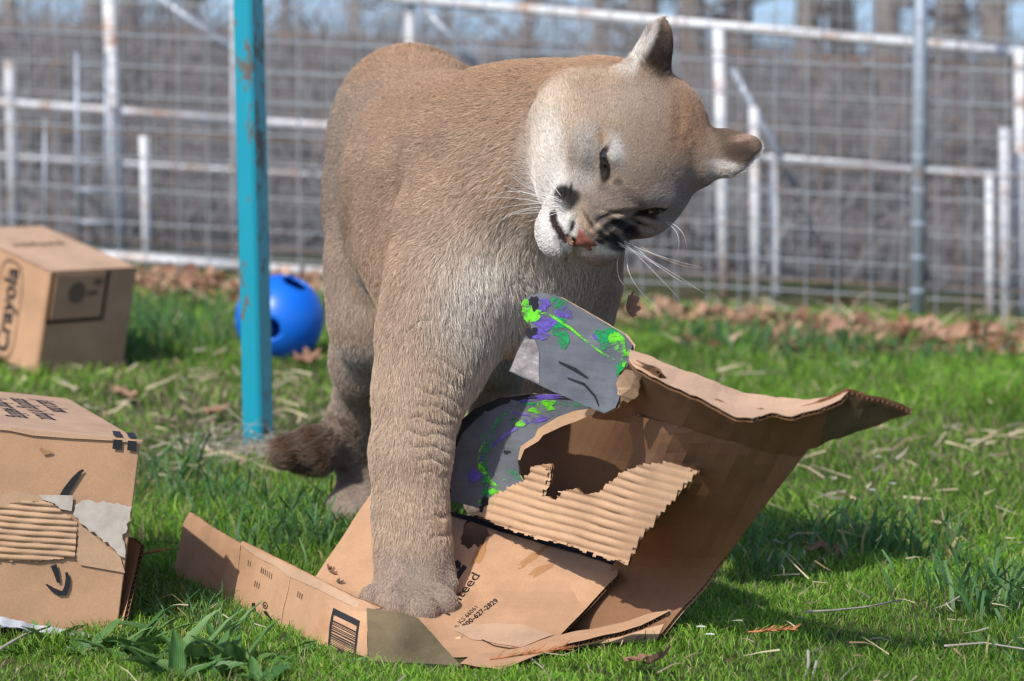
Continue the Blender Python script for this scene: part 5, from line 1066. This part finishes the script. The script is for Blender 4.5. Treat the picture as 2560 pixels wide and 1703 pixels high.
tag(blades('tall_grass', x, y, hg, wd, rng.uniform(.2, 1.0, n), tt_, M_BLADE, .55), 'taller blue green grass tufts scattered over the lawn', 'grass', kind='stuff')
# fine grass growing up against the carton and boxes
def edge_grass(pts, n, h, w_, sp):
    q = dens(pts, 4, closed=False); k = rng.integers(0, len(q), n); g = G(q[k, 0]+rng.normal(0, 3, n), q[k, 1]+rng.normal(0, 6, n)); return g[:, 0]+rng.normal(0, sp, n), g[:, 1]+rng.normal(-.008, sp, n), h*rng.uniform(.5, 1.15, n), w_*rng.uniform(.7, 1.2, n)
eg = [edge_grass([(440, 1450), (600, 1535), (700, 1590), (820, 1650), (930, 1680), (1080, 1700)], 700, .028, .0014, .010), edge_grass([(930, 1690), (1050, 1700), (1180, 1700), (1300, 1690), (1480, 1650), (1640, 1612)], 500, .024, .0014, .012), edge_grass([(0, 1620), (150, 1620), (300, 1610)], 500, .035, .002, .015)]
x, y, hg, wd = (np.concatenate(q) for q in zip(*eg)); n = len(x); tag(blades('edge_grass', x, y, hg, wd, rng.uniform(.2, .9, n), fine_tint(n, x, y, .03), M_BLADE), 'fine grass growing up along the edge of the torn carton', 'grass', kind='stuff')
# straw
def straw(n, y0, y1, wgt, L0, L1, w0):
    x, y = scatter(n*4, y0, y1, 1.1); k = rng.random(len(x)) < wgt(x, y); x, y = x[k][:n], y[k][:n]; n = len(x); a = rng.uniform(0, 2*math.pi, n); L = rng.uniform(L0, L1, n); z = ground_h(x, y)+rng.uniform(.012, .034, n)
    b = np.c_[x, y, z]; t = b+np.c_[np.cos(a)*L, np.sin(a)*L, rng.normal(0, .35, n)*L]; pal = np.array([(.62, .52, .34), (.50, .40, .26), (.42, .37, .30), (.30, .21, .13)]); return b, t, w0*rng.uniform(.6, 1.3, n), pal[rng.choice(4, n, p=[.35, .3, .2, .15])]*rng.uniform(.75, 1.1, (n, 1))
S_ = [straw(130, 3.1, 4.3, lambda x, y: (.30+.4*(x > .3))*trim(x, y, 0*x+.02), .015, .055, .0010), straw(480, 4.2, 6.6, lambda x, y: .15+.85*(np.exp(-(((x+.62)/.45)**2+((y-5.8)/.8)**2))+.7*np.exp(-(((x-.8)/.6)**2+((y-5.2)/.5)**2))), .02, .09, .0022), straw(600, 6.5, 8.9, lambda x, y: .2+.8*(y > 7.9), .04, .14, .0025)]
B_ = [np.concatenate(q) for q in zip(*S_)]; tag(strips('straw', B_[0], B_[1], B_[2], B_[3], M_STRAW, .10), 'dry straw and stalks lying through the lawn', 'straw', kind='stuff')
g = G(np.float64(690.), np.float64(1150.)); m_ = 240; x = g[0]+rng.normal(0, .11, m_); y = g[1]+rng.normal(0, .10, m_); a = rng.uniform(0, 6.28, m_); b = np.c_[x, y, ground_h(x, y)+rng.uniform(.005, .03, m_)]; L = rng.uniform(.04, .13, m_); t = b+np.c_[np.cos(a)*L, np.sin(a)*L*.7, rng.normal(.01, .02, m_)]
tag(strips('dead_grass', b, t, np.full(m_, .0013), np.array([.40, .35, .28])*rng.uniform(.5, 1.2, (m_, 1)), M_STRAW, .12), 'grey dead grass heaped at the foot of the teal post', 'dead grass', kind='stuff')
# ---- broad-leaved weeds in the corner, leaf by leaf
def mat_weed():
    t = NT('ribbed_leaf', .45, .35); v = t.n('ShaderNodeTexWave', wave_type='BANDS', bands_direction='X'); v.inputs['Scale'].default_value = 130; v.inputs['Distortion'].default_value = .6; t.l(t.co(), v.inputs['Vector'])
    oi = t.n('ShaderNodeObjectInfo'); c = t.ramp(oi.outputs['Random'], [(0, (.055, .14, .035)), (.5, (.095, .20, .05)), (1, (.15, .26, .085))]); c = t.mix(1.0, c, t.ramp(v.outputs['Fac'], [(.0, .80), (1, 1.1)]), 'MULTIPLY'); t.color(c); t.bump(v.outputs['Fac'], .25, .001)
    tr = t.n('ShaderNodeBsdfTranslucent'); t.l(c, tr.inputs[0]); mx = t.n('ShaderNodeMixShader'); mx.inputs[0].default_value = .25; t.l(t.b.outputs[0], mx.inputs[1]); t.l(tr.outputs[0], mx.inputs[2]); t.l(mx.outputs[0], t.out.inputs[0]); return t.m
M_WEED = mat_weed()
def leaf_mesh(L, W, arch, twist, seed):
    q = np.random.default_rng(seed); n = 9; V = []; F = []
    for i in range(n+1):
        t = i/n; w_ = W*(math.sin(min(1, t*1.02)**.75*math.pi)**.8*.95+.05)*(1-.0*t) if t < 1 else .0003; y = L*(t if arch < .01 else math.sin(t*arch)/arch); z = L*((1-math.cos(t*arch))/arch if arch > .01 else 0)
        for j, s in enumerate((-1, -.5, 0, .5, 1)):
            V.append((s*w_*.5+twist*t*t*L*.3, y, -z+abs(s)*w_*.22+.0012*math.sin(t*14+s*3)))
    for i in range(n):
        for j in range(4): a = i*5+j; F.append([a, a+1, a+6, a+5])
    me = bpy.data.meshes.new('leaf'); me.from_pydata(V, [], F); me.materials.append(M_WEED); me.polygons.foreach_set('use_smooth', np.ones(len(F), bool)); me.update(); return me
LEAVES = [leaf_mesh(L, W, ar, tw, i) for i, (L, W, ar, tw) in enumerate([(.085, .025, .5, .1), (.075, .029, .9, -.2), (.095, .021, .35, .2), (.065, .030, 1.2, .1), (.10, .014, .4, -.3), (.055, .024, .8, 0)])]
def weed(u, v, n, sc_, up, lab, seed):
    q = np.random.default_rng(seed); g = G(np.float64(u), np.float64(v)); o = empty('broadleaf_weed', g); tag(o, lab, 'weed', 'broad-leaved weeds in the lawn')
    for i in range(int(n*1.15)):
        m = bpy.data.objects.new('leaf', LEAVES[q.integers(0, 6)]); link(m, o); az = q.uniform(0, 2*math.pi); m.rotation_euler = (q.uniform(.25, 1.15)*up, q.normal(0, .3), az); s = sc_*q.uniform(.6, 1.05); m.scale = (s, s, s); m.location = (q.normal(0, .008), q.normal(0, .008), -.002)
wl_a, wl_b, wl_c = 'low ribbed broadleaf weed tucked against the shipping carton', 'upright ribbed broadleaf weed between the shipping carton and printed flap', 'flat broadleaf weed rosette in the grass below the printed side flap'
for i, (u, v, n, s, up, lb) in enumerate([(200, 1630, 9, .8, .7, wl_a), (270, 1640, 10, .9, .7, wl_a), (330, 1620, 9, .95, .8, wl_a), (110, 1615, 7, .7, .8, wl_a), (385, 1590, 9, .85, .8, wl_a), (350, 1545, 8, .8, .8, wl_a), (425, 1560, 7, .75, .8, wl_a), (400, 1655, 10, 1.0, 1.0, wl_b), (470, 1680, 10, 1.1, 1.15, wl_b), (520, 1650, 8, 1.0, 1.2, wl_b), (560, 1690, 10, 1.1, 1.15, wl_b), (610, 1680, 9, 1.0, 1.1, wl_b), (430, 1710, 9, 1.0, 1.1, wl_b), (660, 1665, 8, .85, .8, wl_c), (710, 1640, 7, .75, .6, wl_c), (770, 1650, 6, .7, .5, wl_c), (640, 1720, 8, .9, .9, wl_c), (40, 1640, 6, .7, .8, wl_a), (840, 1668, 4, .5, .6, wl_c)]): weed(u, v, n, s, up, lb, 300+i)
# ---- dry leaves
def mat_leaf(name, a, b):
    t = NT(name, .75, .2); oi = t.n('ShaderNodeObjectInfo'); c = t.mix(oi.outputs['Random'], a, b); c = t.mix(1.0, c, t.ramp(t.noise(60, 5), [(.3, .7), (.7, 1.15)]), 'MULTIPLY'); t.color(c); t.bump(t.noise(120, 3), .3, .002); return t.m
M_DRY, M_DRY2 = mat_leaf('dry_oak_leaf', (.17, .085, .05), (.45, .275, .18)), mat_leaf('rusty_needles', (.42, .15, .05), (.50, .22, .09))
def oak_leaf(seed, curl):
    q = np.random.default_rng(seed); n = 28; V = [(0, 0, 0)]; 
    for i in range(n):
        a = 2*math.pi*i/n; r = .5*(.62+.38*abs(math.cos(a*3.5+.3)))*(1+.12*q.normal()); x, y = r*.72*math.sin(a), r*1.15*math.cos(a); V.append((x, y, curl*(x*x*2.2+y*y*.8)+.05*math.sin(a*5+seed)*q.uniform(.4, 1)))
    for i in range(n):
        a = V[i+1]; V.append((a[0]*.5, a[1]*.5, a[2]*.25+.02*q.normal()))
    F = [[0, n+1+i, n+1+(i+1) % n] for i in range(n)]+[[n+1+i, 1+i, 1+(i+1) % n, n+1+(i+1) % n] for i in range(n)]
    me = bpy.data.meshes.new('leaf'); me.from_pydata(V, [], F); me.materials.append(M_DRY); me.update(); return me
OAK = [oak_leaf(i, c) for i, c in enumerate((.5, .9, 1.4, -.6, .3, 1.1, -1.0, .7))]
def dry_leaf(p, s, lab, grp, q, tilt=.6):
    o = bpy.data.objects.new('dry_leaf', OAK[q.integers(0, 8)]); link(o); o.location = Vector(p); o.rotation_euler = (q.normal(0, tilt), q.normal(0, tilt), q.uniform(0, 6.28)); o.scale = (s,)*3; tag(o, lab, 'leaf', grp)
ql = np.random.default_rng(8)
for i in range(290):
    u = ql.uniform(250, 2560); base = 700+(u-300)*.060; v = base+abs(ql.normal(0, 26))-4 + (25 if u > 1500 else 0)
    if ql.random() < .25 and u > 1500: v += ql.uniform(0, 25)
    g = G(np.float64(u), np.float64(v)); dry_leaf(g+np.array([0, 0, ql.uniform(.008, .05)]), ql.uniform(.03, .085), 'curled brown dry leaf in the drift along the fence foot', 'dry leaves along the fence', ql)
for u, v, s, lab in [(770, 925, .075, 'pale dry leaf lying below the blue ball'), (310, 1010, .08, 'dark brown curled leaf behind the shipping carton'), (650, 1225, .055, 'small brown dry leaf in the grass below the cat\'s tail'), (850, 1258, .05, 'torn tan dry leaf beside the cat\'s hind paw'), (2075, 1390, .085, 'brown dry leaf half hidden in the grass right of the carton'), (1600, 1690, .05, 'brown curled leaf in the grass below the carton edge'), (1640, 1695, .045, 'small dark leaf beside the curled leaf below the carton'), (2090, 785, .17, 'large rust brown dry leaf standing against the fence foot'), (540, 1055, .06, 'dark twig-like leaf beside the teal post')]:
    g = G(np.float64(u), np.float64(v)); dry_leaf(g+np.array([0, 0, .02]), s, lab, None, ql, .35)
o = bpy.data.objects.new('dry_leaf', OAK[2]); link(o); o.location = Vector(P(1571, 768, 3.62)); o.rotation_euler = (1.2, .3, .5); o.scale = (.030, .033, .03); tag(o, 'brown leaf scrap flying through the air beside the cat\'s whiskers', 'leaf')
o = bpy.data.objects.new('dry_leaf', OAK[5]); link(o); o.location = Vector(P(826, 1432, 3.74)); o.rotation_euler = (.6, .5, 1.2); o.scale = (.024,)*3; tag(o, 'crumpled brown leaf bit on the carton beside the forepaw', 'leaf')
o = bpy.data.objects.new('leaf_scrap', OAK[1]); link(o); o.location = Vector(P(1420, 600, 3.456)); o.rotation_euler = (1.2, .9, .4); o.scale = (.024, .010, .010); tag(o, 'brown scrap of leaf held between the cat\'s lips', 'leaf')
nl = 2200; uu = rng.uniform(200, 2640, nl); vv = 702+(uu-300)*.060+np.abs(rng.normal(0, 24, nl))-6+np.where(uu > 1500, rng.uniform(0, 40, nl), 0); gl = G(uu, vv); gl[:, 2] += rng.uniform(.004, .03, nl); an = rng.uniform(0, 6.28, nl); Ll = rng.uniform(.015, .05, nl)
palL = np.array([(.30, .14, .065), (.20, .095, .05), (.42, .25, .15), (.50, .34, .22)])
tag(strips('leaf_litter', gl, gl+np.c_[np.cos(an)*Ll, np.sin(an)*Ll, rng.normal(.008, .012, nl)], rng.uniform(.005, .014, nl), palL[rng.choice(4, nl)]*rng.uniform(.7, 1.15, (nl, 1)), M_STRAW, .15), 'broken brown leaf litter along the foot of the wire fence', 'leaf litter', kind='stuff')
# needle sprigs
def sprig(u, v, L, az, lab, lift=.012):
    g = G(np.float64(u), np.float64(v)); o = empty('needle_sprig', g); tag(o, lab, 'twig'); d = np.array([math.cos(az), math.sin(az), .12]); q = np.random.default_rng(int(u)); st = g+np.array([0, 0, lift])
    V, F = tube([st, st+d*L*.5, st+d*L], [.0013, .0011, .0006], 5); mesh_np('stem', V, F, M_DRY2, o); nd = []
    for i in range(46):
        t = q.uniform(.05, 1); p = st+d*L*t; s = q.choice([-1, 1]); e = np.array([-d[1]*s, d[0]*s, q.uniform(.0, .7)])*.8+d*.7; e = e/np.linalg.norm(e)*L*.26*q.uniform(.6, 1.1); nd.append(tube([p, p+e], [.0007, .0003], 4, False))
    V, F = merge(nd); tag(mesh_np('needles', V, F, M_DRY2, o), kind='stuff')
sprig(1225, 1690, .09, .1, 'orange brown needle sprig under the front edge of the torn carton', .02); sprig(1870, 1620, .06, -.35, 'rusty needle sprig in the shaded grass right of the carton', .02); sprig(335, 1440, .05, .25, 'dull brown needle sprig beside the shipping carton flap', .03)
# small daisies
M_PETAL = NT('daisy_petal', .6, .2).color((.8, .8, .78)).m
for i, (u, v) in enumerate([(1775, 1655), (1752, 1635), (2232, 1258), (2180, 1275), (2195, 1188)]):
    g = G(np.float64(u), np.float64(v))+np.array([0, 0, .032]); V = [tuple(g+np.array([0, 0, .002]))]; F = []
    for k in range(11):
        a = k*2*math.pi/11
        for da, r in ((-.12, .0018), (-.2, .006), (.2, .006), (.12, .0018)): V.append(tuple(g+np.array([math.cos(a+da)*r, math.sin(a+da)*r, .001+.2*r])))
        F.append([1+k*4, 2+k*4, 3+k*4, 4+k*4])
    tag(mesh_np('daisy', np.array(V), F, M_PETAL, loc=g), 'tiny white daisy in the lawn right of the torn carton', 'flower', 'small daisies in the lawn')
# sticks
M_STICK = mat_bark('grey_stick', (.20, .17, .15), (.42, .37, .33))
for pts, r, lab in [([(2015, 1572), (2080, 1568), (2160, 1560), (2260, 1540)], .0016, 'thin grey stick lying in the shaded grass right of the carton'), ([(2010, 1702), (2022, 1660), (2020, 1625)], .0028, 'short upright grey stick beside the rusty needle sprig'), ([(2030, 1702), (2036, 1675), (2042, 1652)], .0028, 'short stub of stick beside the upright grey stick'), ([(0, 1668), (60, 1632), (125, 1610)], .0020, 'bent grey twig in front of the shipping carton'), ([(2360, 1660), (2460, 1652), (2560, 1668)], .0016, 'thin pale stick in the grass near the tall tuft')]:
    q = np.array([G(np.float64(u), np.float64(v))+np.array([0, 0, .022]) for u, v in pts])
    if 'upright' in lab or 'stub' in lab: q = np.array([P(u, v, q[0][1]+.01) for u, v in pts])
    V, F = tube(q, np.linspace(r, r*.6, len(q)), 6); tag(mesh_np('stick', V, F, M_STICK, smooth_=True, loc=q[0]), lab, 'stick')
